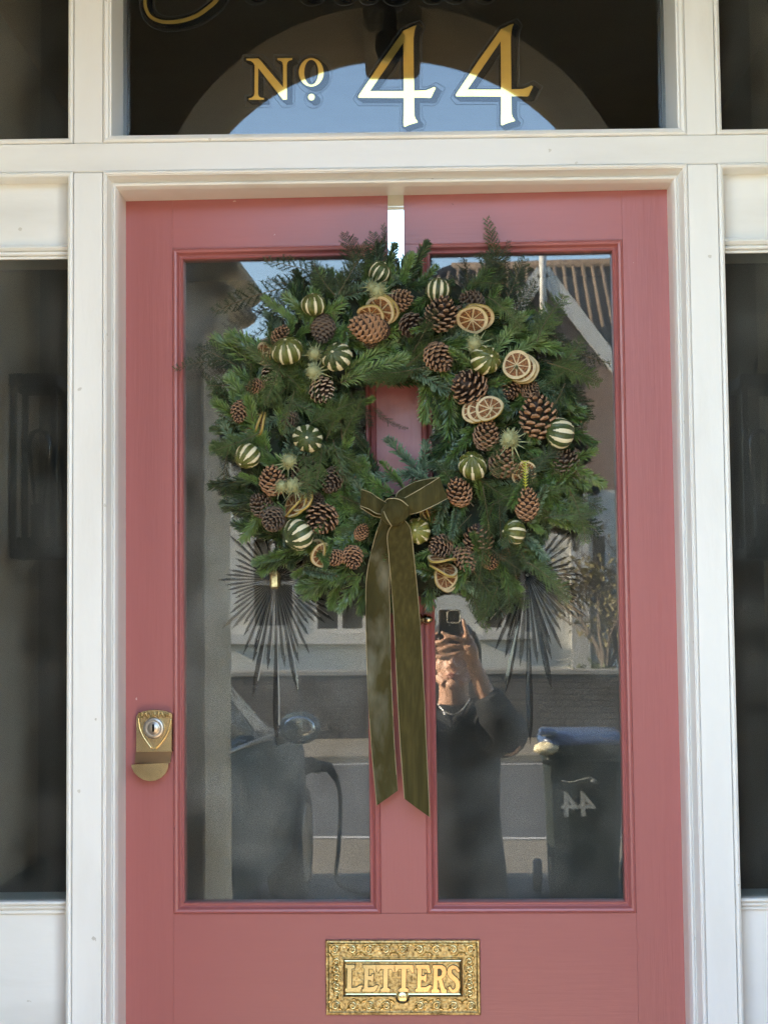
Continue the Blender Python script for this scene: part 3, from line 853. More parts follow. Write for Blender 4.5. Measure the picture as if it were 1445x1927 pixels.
# garden wall opposite: coursed brick
gw = empty('garden_wall', 'low dark brick garden wall across the road', 'wall', (0, -18.2, GZ))
MB().box(-12, 12, -.11, .11, 0, .88).build('wall_core', BRICK, gw)
MB().box(-12.05, 12.05, -.15, .15, .88, .95, .01).build('coping', mat('coping_stone', (.22, .21, .19), .8), gw)
bk = MB(); bricks = []
bme = MB().box(-.105, .105, -.012, .012, -.033, .033, .004).mesh('brick', [mat('brick_face', (.07, .058, .05), .85, var=.3, vscale=3)])
wr_ = random.Random(3)
for r in range(11):
    for k in range(27):
        x = -3.6 + k * .225 + (.11 if r % 2 else 0)
        link('brick', bme, gw, Matrix.Translation((x, .115 + wr_.uniform(-.004, .004), .04 + r * .078)))
for s in (1,):
    p = RP(560, 1300, y=-18.2)

# house opposite
HY = -21.0
house = empty('gabled_house', 'pale house across the road with steep white gable and tiled roof', 'house', (0, HY, GZ))
def H(u, v, dy=0.0):
    p = RP(u, v, y=HY + dy); return p.x, p.z - GZ
eav = 5.25
hb = MB()
hb.box(-4.6, 9, -9, 0, 0, eav)
hb.build('wall', HWHITE, house)
# main roof with left hip and ribbed tiles
rz = 7.78; ry = -4.3; rx0 = -.7; rx1 = 9.3
rf = MB()
A, B_, C_, D_ = Vector((-4.9, .25, eav - .1)), Vector((rx0, ry, rz)), Vector((rx1, ry, rz)), Vector((rx1, .25, eav - .1))
E_ = Vector((-4.9, -9.2, eav - .1)); F_ = Vector((rx1, -9.2, eav - .1))
rf.add([A, B_, C_, D_, E_, F_], [(0, 3, 2, 1), (0, 1, 4), (4, 1, 2, 5)])
roof = rf.build('roof', TILE, house)
pale_tile = mat('clay_roof_tile_pale', (.125, .088, .06), .85, var=.3, vscale=9)
nrib = 80
for i in range(nrib):
    x = -4.6 + i * .168
    # one run of rounded pantiles from eaves to ridge (or to the hip)
    t = min(1.0, max(0.02, (x - A.x) / (rx0 - A.x))) if x < rx0 else 1.0
    p0 = Vector((x, .25, eav - .06)); p1 = Vector((x, .25 + (ry - .25) * t, eav - .06 + (rz - eav + .1) * t))
    tr = MB().tube([p0 + (p1 - p0) * (k / 8) + Vector((0, 0, .012 * (k % 2) - .012)) for k in range(9)], .042, 6, 0, caps=False)
    tr.build('tile_run', wr_.choice((TILE, TILE, pale_tile)), roof)
MB().tube([B_ + Vector((0, 0, .03)), C_ + Vector((0, 0, .03))], .11, 8).build('ridge_tiles', TILE, roof)
MB().tube([A, B_], .11, 8).build('hip_tiles', TILE, roof)
ax, az = H(1020, 512, .8)
bx, bz = H(1160, 690, .8)
sl_ = (az - bz) / (bx - ax)
hwid = 2.35
gz0 = az - hwid * sl_
gme = poly_mesh('gable_front', [[(ax - hwid, gz0), (ax + hwid, gz0), (ax, az)]], .1, Matrix.Translation((0, .6, 0)), HBRICK)
link('gable_front', gme, house)
MB().box(ax - hwid, ax + hwid, -.1, .7, 0, gz0).build('bay_wall', HWHITE, house)
gr = MB()
for s in (-1, 1):
    gr.add([(ax, .8, az + .06), (ax + s * hwid * 1.08, .8, gz0 + .06 - hwid * .08 * sl_), (ax + s * hwid * 1.08, -4, gz0 + .06 - hwid * .08 * sl_), (ax, -4, az + .06)], [(0, 1, 2, 3)])
gr.build('gable_roof', TILE, house)
for s in (-1, 1):
    d = Vector((s * hwid * 1.1, 0, -hwid * 1.1 * sl_)); n = Vector((s * sl_, 0, 1)).normalized()
    w_ = .11
    P0, P1 = Vector((ax, 0, az)), Vector((ax, 0, az)) + d
    v = []
    for P in (P0, P1):
        for yy in (.78, .88):
            v += [P + n * w_ + Vector((0, yy, 0)), P - n * w_ + Vector((0, yy, 0))]
    MB().add(v, [(0, 1, 3, 2), (4, 6, 7, 5), (0, 4, 5, 1), (2, 3, 7, 6), (0, 2, 6, 4), (1, 5, 7, 3)]).build('bargeboard', TRIM, house)
MB().tube([(ax, .86, az - 1.0), (ax, .86, az + .55)], [.06, .05], 8).build('finial', TRIM, house)
def window(u0, v0, u1, v1, y=.0, bars=1):
    (xa, za), (xb, zb) = H(u0, v0, y), H(u1, v1, y)
    xa, xb = min(xa, xb), max(xa, xb); za, zb = min(za, zb), max(za, zb)
    f = MB().ring(xa, xb, za, zb, [(0, y), (0, y + .06), (.07, y + .06), (.07, y + .01)])
    for i in range(bars):
        xm = xa + (xb - xa) * (i + 1) / (bars + 1); f.box(xm - .03, xm + .03, y + .01, y + .05, za + .06, zb - .06)
    f.box(xa + .06, xb - .06, y + .012, y + .048, (za + zb) / 2 - .03, (za + zb) / 2 + .03)
    fo_ = f.build('window', TRIM, house)
    MB().box(xa + .03, xb - .03, y + .005, y + .015, za + .03, zb - .03).build('pane', DARKW, fo_)
    MB().box(xa - .1, xb + .1, y, y + .12, za - .1, za - .005).build('sill', TRIM, fo_)
window(588, 1010, 690, 1190); window(470, 1010, 560, 1185, 0, 1)
window(640, 660, 700, 800); window(495, 690, 560, 820)
window(905, 1010, 990, 1190, .7); window(1105, 1000, 1150, 1150, .7, 0)
xa, za = H(432, 1205, .1); xb, zb = H(960, 1196, .1)
MB().box(min(xa, xb) - .2, max(xa, xb) + .5, .0, .14, za - .06, zb + .06).build('string_course', TRIM, house)
x1, z1 = H(1088, 960, .75); w_ = .13
MB().box(x1 - w_, x1 + w_, .7, .85, 0, z1 + .4).build('bay_pier', TRIM, house)
MB().box(3.9, 4.7, -5, -4.2, 6.5, 9.0, .02).build('chimney', HBRICK, house)

# ---------------------------------------------------------------- planting
BARK = mat('tree_bark', (.09, .07, .055), .9, var=.2, bump=.3)
LEAFY = mat('yellowing_leaf', (.13, .105, .032), .6, var=.35, vscale=6, trans=.25)
LEAFG = mat('shrub_leaf', (.055, .075, .03), .6, var=.4, vscale=5, trans=.2)
LEAFD = mat('evergreen_leaf', (.03, .045, .02), .6, var=.4, vscale=5, trans=.2)
def tree(name, label, cat, base, h, spread, leafm, nleaf, seed, lsize=.06, levels=4, group=None, low=.3):
    r = random.Random(seed)
    t = empty(name, label, cat, base, group=group)
    tb = MB(); tips = []
    def grow(p, d, L, rad, lv):
        q = p + d * L * .5 + Vector((r.uniform(-1, 1), r.uniform(-1, 1), r.uniform(-.3, .3))) * L * .08
        e = p + d * L
        tb.tube([p, q, e], [rad, rad * .8, rad * .6], 5 if lv < 3 else 4, caps=False)
        tips.append((e, lv)); tips.append((q, lv))
        if lv >= levels: return
        for _ in range(3 if lv > 0 else 5):
            a = Vector((r.uniform(-1, 1), r.uniform(-1, 1), r.uniform(-.25, .8))).normalized()
            nd = (d * .75 + a * spread).normalized()
            grow(p + d * L * r.uniform(.45, 1), nd, L * r.uniform(.55, .75), rad * .55, lv + 1)
    grow(Vector((0, 0, 0)), Vector((0, 0, 1)), h * low, h * .018, 0)
    tb.build('trunk', BARK, t)
    lf = MB()
    cand = [p for p, lv in tips if lv >= 2]
    for _ in range(nleaf):
        p = r.choice(cand) + Vector((r.gauss(0, 1), r.gauss(0, 1), r.gauss(0, 1))) * h * .03
        a = Vector((r.uniform(-1, 1), r.uniform(-1, 1), r.uniform(-1, 1))).normalized(); b = a.orthogonal().normalized()
        s = lsize * r.uniform(.6, 1.3)
        lf.add([p - a * s, p + b * s * .5, p + a * s, p - b * s * .5], [(0, 1, 2, 3)])
    tag(lf.build('crown', leafm, t), kind=None)
    return t
def onground(u, v, y): 
    p = RP(u, v, y=y); return (p.x, y, GZ)
tree('garden_tree', 'thin tree with yellow leaves beside the white gable, mirrored right', 'tree', onground(1135, 1200, -18.9), 3.6, .75, LEAFY, 900, 4, .05)
tree('garden_shrub', 'rounded shrub spilling over the brick wall, mirrored right', 'shrub', onground(1100, 1250, -18.75), 2.1, 1.0, LEAFG, 3200, 5, .055, low=.25)
tree('evergreen_shrub', 'dark low evergreen beside the rounded shrub, mirrored right', 'shrub', onground(1040, 1250, -18.8), 1.5, 1.0, LEAFD, 1600, 6, .05, low=.25)
tree('climbing_shrub', 'small leafy shrub behind wall at left of the pale house', 'shrub', onground(462, 1250, -18.9), 1.55, .9, LEAFG, 900, 7, .05, low=.28)
tree('bare_tree', 'leafless tree rising beside the tiled roof, mirrored right', 'tree', onground(1175, 1200, -19.6), 4.6, .7, LEAFY, 120, 8, .05, levels=5)

# ---------------------------------------------------------------- wheelie bin
BINB = mat('dark_bin_plastic', (.012, .02, .018), .45, var=.1, bump=.1, bscale=200)
BINL = mat('blue_bin_lid', (.035, .065, .15), .35, var=.06)
p = RP(1096, 1690, y=-6.75)
bin_ = empty('wheelie_bin', 'dark wheelie bin numbered 44 with blue lid, mirrored in the right pane', 'bin', (p.x, -6.7, GZ))
bb = MB()
rows = []
for z, wx, wy in ((.02, .185, .2), (.05, .19, .205), (.45, .205, .225), (.80, .225, .25), (.86, .228, .255), (.86, .243, .27), (.90, .245, .272)):
    c = .035
    rows.append([(sx * (wx - (c if k in (0,) else 0)), sy * (wy - (c if k in (1,) else 0)), z) for sx, sy, k in ((1, -1, 1), (1, 1, 1), (1, 1, 0), (-1, 1, 0), (-1, 1, 1), (-1, -1, 1), (-1, -1, 0), (1, -1, 0))])
bb.grid(rows, 0, False, close=True)
bb.f.append(tuple(range(8))); bb.m.append(0); bb.sm.append(False)
for z in (.80,): bb.box(-.235, .235, -.262, .262, z, z + .02, .004)
bb.build('bin_body', BINB, bin_)
lid = MB()
rows = []
for t, h in ((1.0, .905), (1.02, .92), (1.0, .94), (.86, .965), (.6, .978), (.2, .982)):
    rows.append([(.25 * t * math.copysign(abs(math.cos(a)) ** .4, math.cos(a)), .275 * t * math.copysign(abs(math.sin(a)) ** .4, math.sin(a)), h) for a in [2 * math.pi * k / 24 for k in range(24)]])
lid.grid(rows, 0, True, close=True)
lid.f.append(tuple(5 * 24 + k for k in range(24))); lid.m.append(0); lid.sm.append(True)
lid.box(-.25, -.15, .21, .30, .955, 1.0, .015)
lid.tube([(-.22, -.28, .95), (.22, -.28, .95)], .018, 8)
lid.build('bin_lid', BINL, bin_)
for s in (-1, 1):
    MB().lathe([(.001, -.028), (.085, -.028), (.1, -.018), (.1, .018), (.085, .028), (.001, .028)], 20, M=Matrix.Translation((s * .255, -.2, .1)) @ Matrix.Rotation(R_(90), 4, 'Y')).build('bin_wheel', BINB, bin_)
NUM = mat('grey_sticker', (.30, .31, .30), .6, var=.25, vscale=60)
Mt = Matrix.Translation((-.03, .247, .56)) @ Matrix.Rotation(R_(180), 4, 'Z')
link('bin_number', text_mesh('bin_number', '44', .19, .0015, NUM, Mt, offset=.004), bin_)
P = catmull([Vector((x, .255, z)) for x, z in ((.075, .70), (.045, .714), (.01, .712), (-.04, .698), (-.08, .692), (-.12, .70))], 5)
em = MB().tube(P, .003, 5); em.ball((.055, .255, .697), (.012, .003, .012), 12, 6)
em.build('bin_emblem', NUM, bin_)
pb = RP(1020, 1390, y=-6.4)
bag = MB().ball((0, 0, 0), (.07, .06, .035), 14, 8)
bag.v = [(x + wr_.uniform(-.008, .008), y + wr_.uniform(-.008, .008), z + wr_.uniform(-.006, .006)) for x, y, z in bag.v]
bo = bag.build('paper_bag', mat('crumpled_paper', (.7, .62, .42), .7)); bo.location = (p.x - .21, -6.44, GZ + .885)
tag(bo, 'crumpled pale paper caught under the blue bin lid', 'paper')

# ---------------------------------------------------------------- parked car, nose to the street
CARP = mat('dark_teal_car_paint', (.028, .046, .046), .45, .0, var=.06, coat=.08)
CARG = mat('car_window', (.06, .085, .09), .06, var=0, spec=.8)
RUB = mat('tyre_rubber', (.015, .015, .015), .8)
car = empty('parked_car', 'dark teal electric car parked on the drive, mirrored in the left pane', 'car', (-1.95, -5.25, GZ))
HWD = .92
def section(y, zb, zbelt, ztop, hw, hr):
    'half outline from sill to roof centre'
    pts = [(hw * .86, zb), (hw * .985, zb + .12), (hw, zb + .35), (hw * .985, zbelt - .08), (hw * .955, zbelt)]
    pts += [(hr + (hw * .955 - hr) * .45, zbelt + (ztop - zbelt) * .55), (hr, ztop - .05), (hr * .86, ztop - .01), (hr * .4, ztop), (0, ztop + .005)]
    return [(x, y, z) for x, z in pts] + [(-x, y, z) for x, z in pts[-2::-1]]
S = [(-2.12, .42, .78, .80, .70, .66), (-2.0, .30, .84, .90, .84, .78), (-1.7, .24, .92, .98, .90, .82), (-1.0, .22, .98, 1.04, HWD, .82), (-.62, .22, 1.0, 1.08, HWD, .80), (-.1, .22, 1.01, 1.42, HWD, .66), (.4, .22, 1.02, 1.60, HWD, .64), (1.1, .22, 1.03, 1.62, HWD, .63), (1.7, .24, 1.04, 1.56, .91, .60), (2.0, .3, 1.02, 1.30, .87, .62), (2.14, .42, .95, 1.02, .78, .66)]
cb = MB()
rows = [section(*s) for s in S]
cb.grid(rows, 0, True)
for rI, rev in ((0, False), (len(rows) - 1, True)):
    cb.add(rows[rI], [tuple(range(len(rows[rI])))], 0, False)
nc = len(rows[0])
for i in range(len(cb.f)):
    pass
for i in range(len(rows) - 1):
    for j in range(nc - 1):
        idx = i * (nc - 1) + j
        if 4 <= i <= 8 and j in (4, 5, nc - 6, nc - 7): cb.m[idx] = 1
        if i in (4, 5) and 6 <= j <= nc - 8: cb.m[idx] = 1
cb.build('car_body', [CARP, CARG], car)
for sx in (-1, 1):
    for y in (-1.35, 1.35):
        w = MB().lathe([(.001, -.1), (.23, -.1), (.31, -.09), (.335, -.05), (.335, .08), (.31, .105), (.23, .108)], 28, M=Matrix.Translation((sx * .84, y, .335)) @ Matrix.Rotation(R_(90) * sx, 4, 'Y'))
        wo_ = w.build('wheel', RUB, car)
        rim = MB().lathe([(.225, .10), (.22, .112), (.18, .09), (.06, .10), (.001, .105)], 24, M=Matrix.Translation((sx * .84, y, .335)) @ Matrix.Rotation(R_(90) * sx, 4, 'Y'))
        rim.build('rim', STEEL, wo_)
    mm = MB().ball((sx * 1.03, -.42, 1.06), (.11, .07, .085), 14, 10)
    mm.tube([(sx * .9, -.42, .99), (sx * .99, -.42, 1.02)], .025, 8)
    mo = mm.build('door_mirror', CARP, car)
    MB().ball((sx * 1.035, -.35, 1.06), (.085, .012, .066), 14, 8).build('mirror_glass', mat('mirror_glass', (.5, .55, .58), .05, 1.0), mo)
    MB().box(sx * .5, sx * .78, 2.05, 2.13, .82, .92, .01).build('rear_light', mat('rear_lamp', (.25, .01, .01), .2), car)
    MB().box(sx * .5, sx * .8, -2.1, -1.98, .68, .78, .01).build('headlight', STEEL, car)
    st = MB().tube([(sx * .915, -.58, 1.025), (sx * .915, .4, 1.045), (sx * .905, 1.7, 1.06)], .012, 6); st.build('window_trim', STEEL, car)
# charging plug and cable in the front wing
ch = empty('charging_cable', 'black charging plug with hanging cable in the front wing of the car', 'cable', (-1.95, -5.25, GZ))
ck = MB().tube([(.86, -1.72, .73), (.93, -1.72, .75), (.99, -1.72, .73)], [.055, .05, .04], 10)
ck.tube([(.97, -1.72, .74), (1.04, -1.73, .73), (1.08, -1.74, .66)], [.04, .03, .02], 8)
ck.build('charging_plug', RUB, ch)
MB().tube(catmull([Vector(q_) for q_ in ((1.07, -1.74, .68), (1.10, -1.75, .58), (1.105, -1.75, .42), (1.09, -1.75, .22), (1.08, -1.74, .06), (1.2, -1.6, .015), (1.5, -1.3, .012))], 5), .014, 7).build('cable', RUB, ch)
# ================================================================ the person taking the photograph
SKIN = mat('skin', (.50, .29, .20), .5, var=.06, vscale=14)
COAT = mat('dark_navy_coat', (.010, .012, .017), .9, var=.12, vscale=12, bump=.15, bscale=180)
HAIR = mat('dark_brown_hair', (.03, .02, .014), .5, var=.3, vscale=30, stretch=(1, 1, .15))
def fused(name, mb, vox, m, parent, smooth=3):
    me = mb.mesh(name, [m])
    ob = bpy.data.objects.new(name, me); COL.objects.link(ob)
    rm = ob.modifiers.new('r', 'REMESH'); rm.mode = 'VOXEL'; rm.voxel_size = vox
    sm = ob.modifiers.new('s', 'SMOOTH'); sm.factor = .5; sm.iterations = smooth
    dg = bpy.context.evaluated_depsgraph_get()
    m2 = bpy.data.meshes.new_from_object(ob.evaluated_get(dg))
    bpy.data.objects.remove(ob)
    m2.name = name
    m2.materials.clear(); m2.materials.append(m)
    m2.polygons.foreach_set('use_smooth', [True] * len(m2.polygons))
    return link(name, m2, parent)
PO = Vector((-.012, -2.87, GZ))
person = empty('person', 'person in a dark long coat photographing the door, mirrored in the right pane', 'person', PO)
b = MB()
HC = Vector((0, 0, 1.335 - GZ))
def ap(x, y, z): return HC + Vector((x, y, z))
b.ball(ap(0, -.012, .028), (.072, .092, .084))
b.ball(ap(0, .012, -.045), (.056, .066, .062))
b.ball(ap(0, .058, -.098), (.026, .022, .02))
for s in (-1, 1):
    b.ball(ap(s * .033, .034, -.032), (.027, .026, .036))
    b.ball(ap(s * .012, .092, -.034), (.009, .011, .008))
    b.ball(ap(s * .030, .058, .033), (.026, .022, .012))
    b.ball(ap(s * .073, -.015, -.01), (.010, .022, .034))
    b.tube([ap(s * .048, .028, -.07), ap(s * .022, .056, -.095)], [.022, .02], 8)
b.tube([ap(0, .078, .03), ap(0, .094, .0), ap(0, .108, -.026), ap(0, .098, -.036)], [.008, .010, .014, .010], 10)
b.tube([ap(-.026, .074, -.063), ap(-.01, .088, -.058), ap(0, .089, -.060), ap(.01, .088, -.058), ap(.026, .074, -.063)], [.004, .0075, .007, .0075, .004], 8)
b.tube([ap(-.024, .073, -.068), ap(0, .087, -.073), ap(.024, .073, -.068)], [.004, .0085, .004], 8)
b.tube([ap(0, -.03, -.05), ap(0, -.045, -.13), ap(0, -.06, -.21)], [.052, .052, .06], 14)
# trunk and legs under the coat
b.tube([ap(0, -.06, -.17), ap(0, -.06, -.25), ap(0, -.06, -.5), ap(0, -.06, -.72)], [.05, .11, .105, .12], 14)
for s in (-1, 1):
    b.tube([ap(s * .08, -.06, -.70), ap(s * .085, -.05, -1.05), ap(s * .085, -.07, -1.40)], [.085, .06, .042], 12)
    b.tube([ap(s * .085, -.09, -1.44), ap(s * .09, .08, -1.46)], [.04, .03], 10)
    b.tube([ap(s * .10, -.06, -.215), ap(s * .15, -.03, -.25), ap(s * .19, .13, -.30)], [.05, .045, .04], 10)
W = lambda u, v, y: RP(u, v, y=y) - PO
def arm(s):
    'forearm, wrist and hand with five fingers closed on the phone; s=1 is the side at the right of the mirror image'
    cx = (PO.x) * 2 if s < 0 else 0
    def q_(u, v, y):
        p_ = RP(u, v, y=y)
        if s < 0: p_.x = -.032 - (p_.x - -.0)      # mirrored about the phone
        return p_ - PO
    el = q_(928, 1338, -2.705); wr2 = q_(889, 1243, -2.655); kn = q_(879, 1212, -2.640)
    b.tube([el, q_(912, 1302, -2.69), wr2], [.038, .032, .024], 12)
    b.tube([wr2, (wr2 + kn) / 2, kn], [.024, .031, .027], 12)
    b.ball(kn + Vector((0, -.004, .0)), (.026, .018, .036))
    yb_ = -2.6225
    dv = 0 if s > 0 else 5
    # three fingers laid across the back of the phone
    for (k, (u1, v1, u2, v2, u3, v3)) in enumerate(((876, 1206, 856, 1200, 833, 1190), (877, 1217, 854, 1216, 833, 1211), (878, 1228, 858, 1231, 836, 1232))):
        if s < 0: u3 = u3 + 8; u2 += 2; v1 += dv; v2 += dv + 2; v3 += dv + 3
        b.tube([q_(u1, v1, -2.632), q_(u2, v2, yb_ + .004), q_(u3 + 8, (v2 + v3) / 2 + .5, yb_ + .001), q_(u3, v3, yb_)], [.0095, .0088, .008, .0062], 10)
        b.ball(q_(u3, v3, yb_), .0062, 8, 6)
    # index finger up the side of the phone, thumb behind it
    b.tube([q_(881, 1206, -2.637), q_(878, 1188, -2.630), q_(872, 1167, -2.632)], [.0105, .0092, .0068], 10)
    b.ball(q_(872, 1167, -2.632), .0068, 8, 6)
    b.tube([q_(884, 1226, -2.650), q_(876, 1205, -2.656), q_(866, 1190, -2.651)], [.013, .011, .008], 10)
for s in (1, -1): arm(s)
fused('person_body', b, .0042, SKIN, person, 3)
ct = MB()
def ellt(pts, m=0, n=24):
    rows = [[(cx + rx * math.cos(2 * math.pi * k / n), cy + ry * math.sin(2 * math.pi * k / n), cz) for k in range(n)] for cx, cy, cz, rx, ry in pts]
    bs = len(ct.v)
    ct.grid(rows, m, True, close=True)
    ct.f.append(tuple(bs + k for k in range(n))[::-1]); ct.m.append(0); ct.sm.append(True)
    ct.f.append(tuple(bs + (len(rows) - 1) * n + k for k in range(n))); ct.m.append(0); ct.sm.append(True)
ellt([(0, -.06, HC.z - 1.02, .185, .15), (0, -.06, HC.z - .8, .178, .15), (0, -.06, HC.z - .55, .155, .135), (0, -.06, HC.z - .35, .16, .13), (0, -.06, HC.z - .25, .155, .115), (0, -.06, HC.z - .205, .115, .09), (0, -.055, HC.z - .17, .07, .07)])
for s in (-1, 1):
    f_ = lambda u, v, y: (RP(u, v, y=y) - PO) if s > 0 else Vector((-.02 - RP(u, v, y=y).x - PO.x, y - PO.y, RP(u, v, y=y).z - PO.z))
    sh_ = Vector((s * .125, -.05, HC.z - .245))
    e_ = f_(938, 1376, -2.73)
    ct.tube([sh_, (sh_ + e_) / 2 + Vector((s * .03, .0, -.015)), e_, f_(936, 1345, -2.70), f_(915, 1308, -2.685)], [.075, .088, .082, .066, .05], 14)
coat = fused('coat', ct, .008, COAT, person, 4)
cl = MB()
ZIP = mat('silver_zip', (.6, .6, .58), .35, .6)
cl.tube(catmull([ap(-.055, .02, -.165), ap(-.03, .055, -.19), ap(0, .065, -.2), ap(.03, .055, -.185), ap(.058, .02, -.15)], 5), .0022, 6)
cl.tube([ap(-.03, .055, -.19), ap(-.022, .062, -.225)], .006, 6)
cl.build('silver_zip', ZIP, coat)
cl = MB()
cl.tube(catmull([ap(-.07, -.02, -.17), ap(-.06, .03, -.195), ap(-.015, .062, -.22), ap(0, .066, -.235)], 5), .014, 8)
cl.tube(catmull([ap(.07, -.02, -.16), ap(.062, .03, -.185), ap(.015, .062, -.215), ap(0, .066, -.235)], 5), .014, 8)
cl.build('collar', COAT, coat)
hr = MB()
hr.ball(ap(0, -.024, .038), (.083, .092, .092), 20, 14)
hr.ball(ap(0, -.06, -.03), (.078, .062, .085), 20, 14)
for s in (-1, 1):
    hr.tube([ap(s * .062, .03, .08), ap(s * .080, .0, .03), ap(s * .082, -.025, -.04), ap(s * .07, -.045, -.10)], [.02, .02, .02, .012], 8)
hair = fused('hair', hr, .006, HAIR, person, 2)
MB().tube([ap(.082 + .0 + .0 * math.sin(a), -.012 + .012 * math.sin(a), -.068 + .02 * math.cos(a)) + Vector((.012 * math.sin(a), 0, 0)) for a in [2 * math.pi * k / 20 for k in range(21)]], .003, 6).build('hoop_earring', mat('pale_gold', (.9, .82, .62), .2, 1.0), person)
lp_ = MB().tube([ap(-.024, .0785, -.064), ap(-.008, .0935, -.0605), ap(0, .094, -.062), ap(.008, .0935, -.0605), ap(.024, .0785, -.064)], [.002, .0042, .0038, .0042, .002], 8)
lp_.tube([ap(-.022, .077, -.068), ap(0, .0925, -.072), ap(.022, .077, -.068)], [.002, .005, .002], 8)
lp_.build('lips', mat('lip', (.34, .13, .11), .45), person)
for s in (-1, 1):
    MB().ball(ap(s * .031, .062, .012), .013, 12, 8).build('eye', mat('eye_white', (.7, .68, .64), .3), person)

# phone
ph = empty('phone', 'dark phone with square camera bump held up by the person', 'phone', (0, 0, 0))
PB = mat('phone_case', (.012, .012, .014), .35, var=0)
xl, xr = -.050, .0235
zt = CAM.z + .026
MB().box(xl, xr, -2.6445, -2.6345, zt - .148, zt, .004).build('phone_body', PB, ph)
rg = MB()
n = 40
def sq(r, k):
    a = 2 * math.pi * k / n
    return (r * math.copysign(abs(math.cos(a)) ** .45, math.cos(a)), r * math.copysign(abs(math.sin(a)) ** .45, math.sin(a)))
cz = CAM.z + .002
rows = [[(sq(r, k)[0], y, cz + sq(r, k)[1]) for k in range(n)] for r, y in ((.0225, -2.634), (.0225, -2.6315), (.0205, -2.6312), (.0198, -2.6335))]
rg.grid(rows, 0, True, close=True)
rg.build('camera_ring', mat('pale_metal_ring', (.80, .76, .64), .35, .2), ph)
for x, z in ((.0, 0), (-.011, .011), (.011, -.011)):
    MB().lathe([(.0001, .001), (.005, .001), (.0068, .0022), (.0075, .0016), (.0075, 0)], 20, M=Matrix.Translation((x, -2.6345, cz + z)) @ Matrix.Rotation(R_(-90), 4, 'X')).build('phone_lens', DARKW, ph)
# ================================================================ the wreath
WC = DL(762, 825, .06)
wreath = empty('christmas_wreath', 'bushy green fir wreath with pine cones and dried citrus hanging on the pink door', 'wreath', mat=DOOR_M @ Matrix.Translation(WC))
def WL(u, v, d): return DL(u, v, d) - WC
def depth(u, v):
    r = math.hypot(u - 755, (v - 820) * 1.06)
    return .035 + .085 * math.sqrt(max(0.0, 1 - ((r - 215) / 185) ** 2))
PXM = 1 / 1145.0
wr = random.Random(2024)

FIR_D = mat('fir_needles_dark', (.066, .112, .026), .30, var=.5, vscale=30, spec=.8)
FIR_M = mat('fir_needles_green', (.108, .178, .038), .30, var=.45, vscale=30, spec=.8)
FIR_L = mat('fir_needles_light', (.15, .225, .072), .42, var=.35, vscale=22)
FIR_B = mat('noble_fir_needles', (.12, .185, .105), .45, var=.4, vscale=22)
FERN = mat('asparagus_fern', (.070, .105, .028), .5, var=.45, vscale=18)
FERN_D = mat('asparagus_fern_dark', (.034, .052, .020), .5, var=.4, vscale=18)
STEM = mat('fir_stem', (.11, .085, .04), .7, var=.2)
BUD = mat('fir_bud', (.28, .15, .07), .6)

FIR_S = mat('fir_needles_shade_toned', (.026, .052, .016), .4, var=.4, vscale=22)  # darker copy for the filler; inner wreath shade put into the colour
FIR_X = mat('fir_needles_pale', (.20, .26, .11), .42, var=.3, vscale=22)
FIR_BX = mat('noble_needles_pale', (.20, .26, .17), .42, var=.3, vscale=22)
LIGHTER = {FIR_D.name: FIR_M, FIR_M.name: FIR_L, FIR_L.name: FIR_X, FIR_B.name: FIR_BX}
def fir_mesh(name, seed, L, nl, needle, style, droop=.12):
    r = random.Random(seed)
    b = MB()
    def cen(t): return Vector((L * t, 0, -droop * L * t * t + .03 * L * math.sin(t * 3 + seed)))
    b.tube([cen(t / 6) for t in range(7)], [.0020 - .0010 * t / 6 for t in range(7)], 5, 1, caps=False)
    n = int(L / nl)
    def ndl(p, d, up, ln, w, mi=0):
        mi = 3 if r.random() < .3 else 0
        s = d.cross(up).normalized()
        m_ = p + d * ln * .5 + up * ln * .05
        e = p + d * ln + up * ln * .02
        k = up * w * .45
        b.add([p - s * w * .3, p + s * w * .3, m_ + s * w * .55 + k, m_ - s * w * .55 + k, e + s * w * .18, e - s * w * .18, m_], [(0, 1, 2, 6), (1, 0, 3, 6), (6, 2, 4, 5), (3, 6, 5)], mi, False)
    for i in range(n):
        t = (i + .5) / n
        p = cen(t)
        tang = (cen(min(1, t + .02)) - cen(max(0, t - .02))).normalized()
        fade = min(1, .55 + 2.2 * t) * (1 if t < .86 else 1 - (t - .86) * 2.2)
        if style == 'comb':
            angs = [r.gauss(0, 14), 180 + r.gauss(0, 14), r.gauss(38, 16), 180 - r.gauss(38, 16)]
            if r.random() < .7: angs.append(r.uniform(60, 120))
            lean = r.uniform(48, 66) - 22 * t
        elif style == 'noble':
            angs = [r.uniform(-25, 205) for _ in range(6)]
            lean = r.uniform(50, 75) - 25 * t
        else:
            angs = [r.uniform(0, 360) for _ in range(6)]
            lean = r.uniform(30, 46) - 14 * t
        for a in angs:
            a = R_(a); l_ = R_(max(14, lean + r.gauss(0, 7)))
            rad = Vector((0, math.cos(a), math.sin(a)))
            d = (tang * math.cos(l_) + rad * math.sin(l_)).normalized()
            if style == 'noble': d = (d + Vector((0, 0, .35))).normalized()
            up = (Vector((0, 0, 1)) - d * d.z).normalized() if abs(d.z) < .95 else Vector((1, 0, 0))
            ln = needle * fade * r.uniform(.8, 1.12)
            ndl(p + rad * .0012, d, up, ln, .0024 if style != 'brush' else .0020)
    for _ in range(14):
        a = r.uniform(0, 6.28); q_ = r.uniform(.15, .6)
        d = Vector((1, math.cos(a) * q_, math.sin(a) * q_)).normalized()
        ndl(cen(.985), d, d.orthogonal().normalized(), needle * .62 * r.uniform(.8, 1.1), .0021)
    b.ball(cen(1) + Vector((.002, 0, 0)), .0028, 6, 5, 2)
    return b

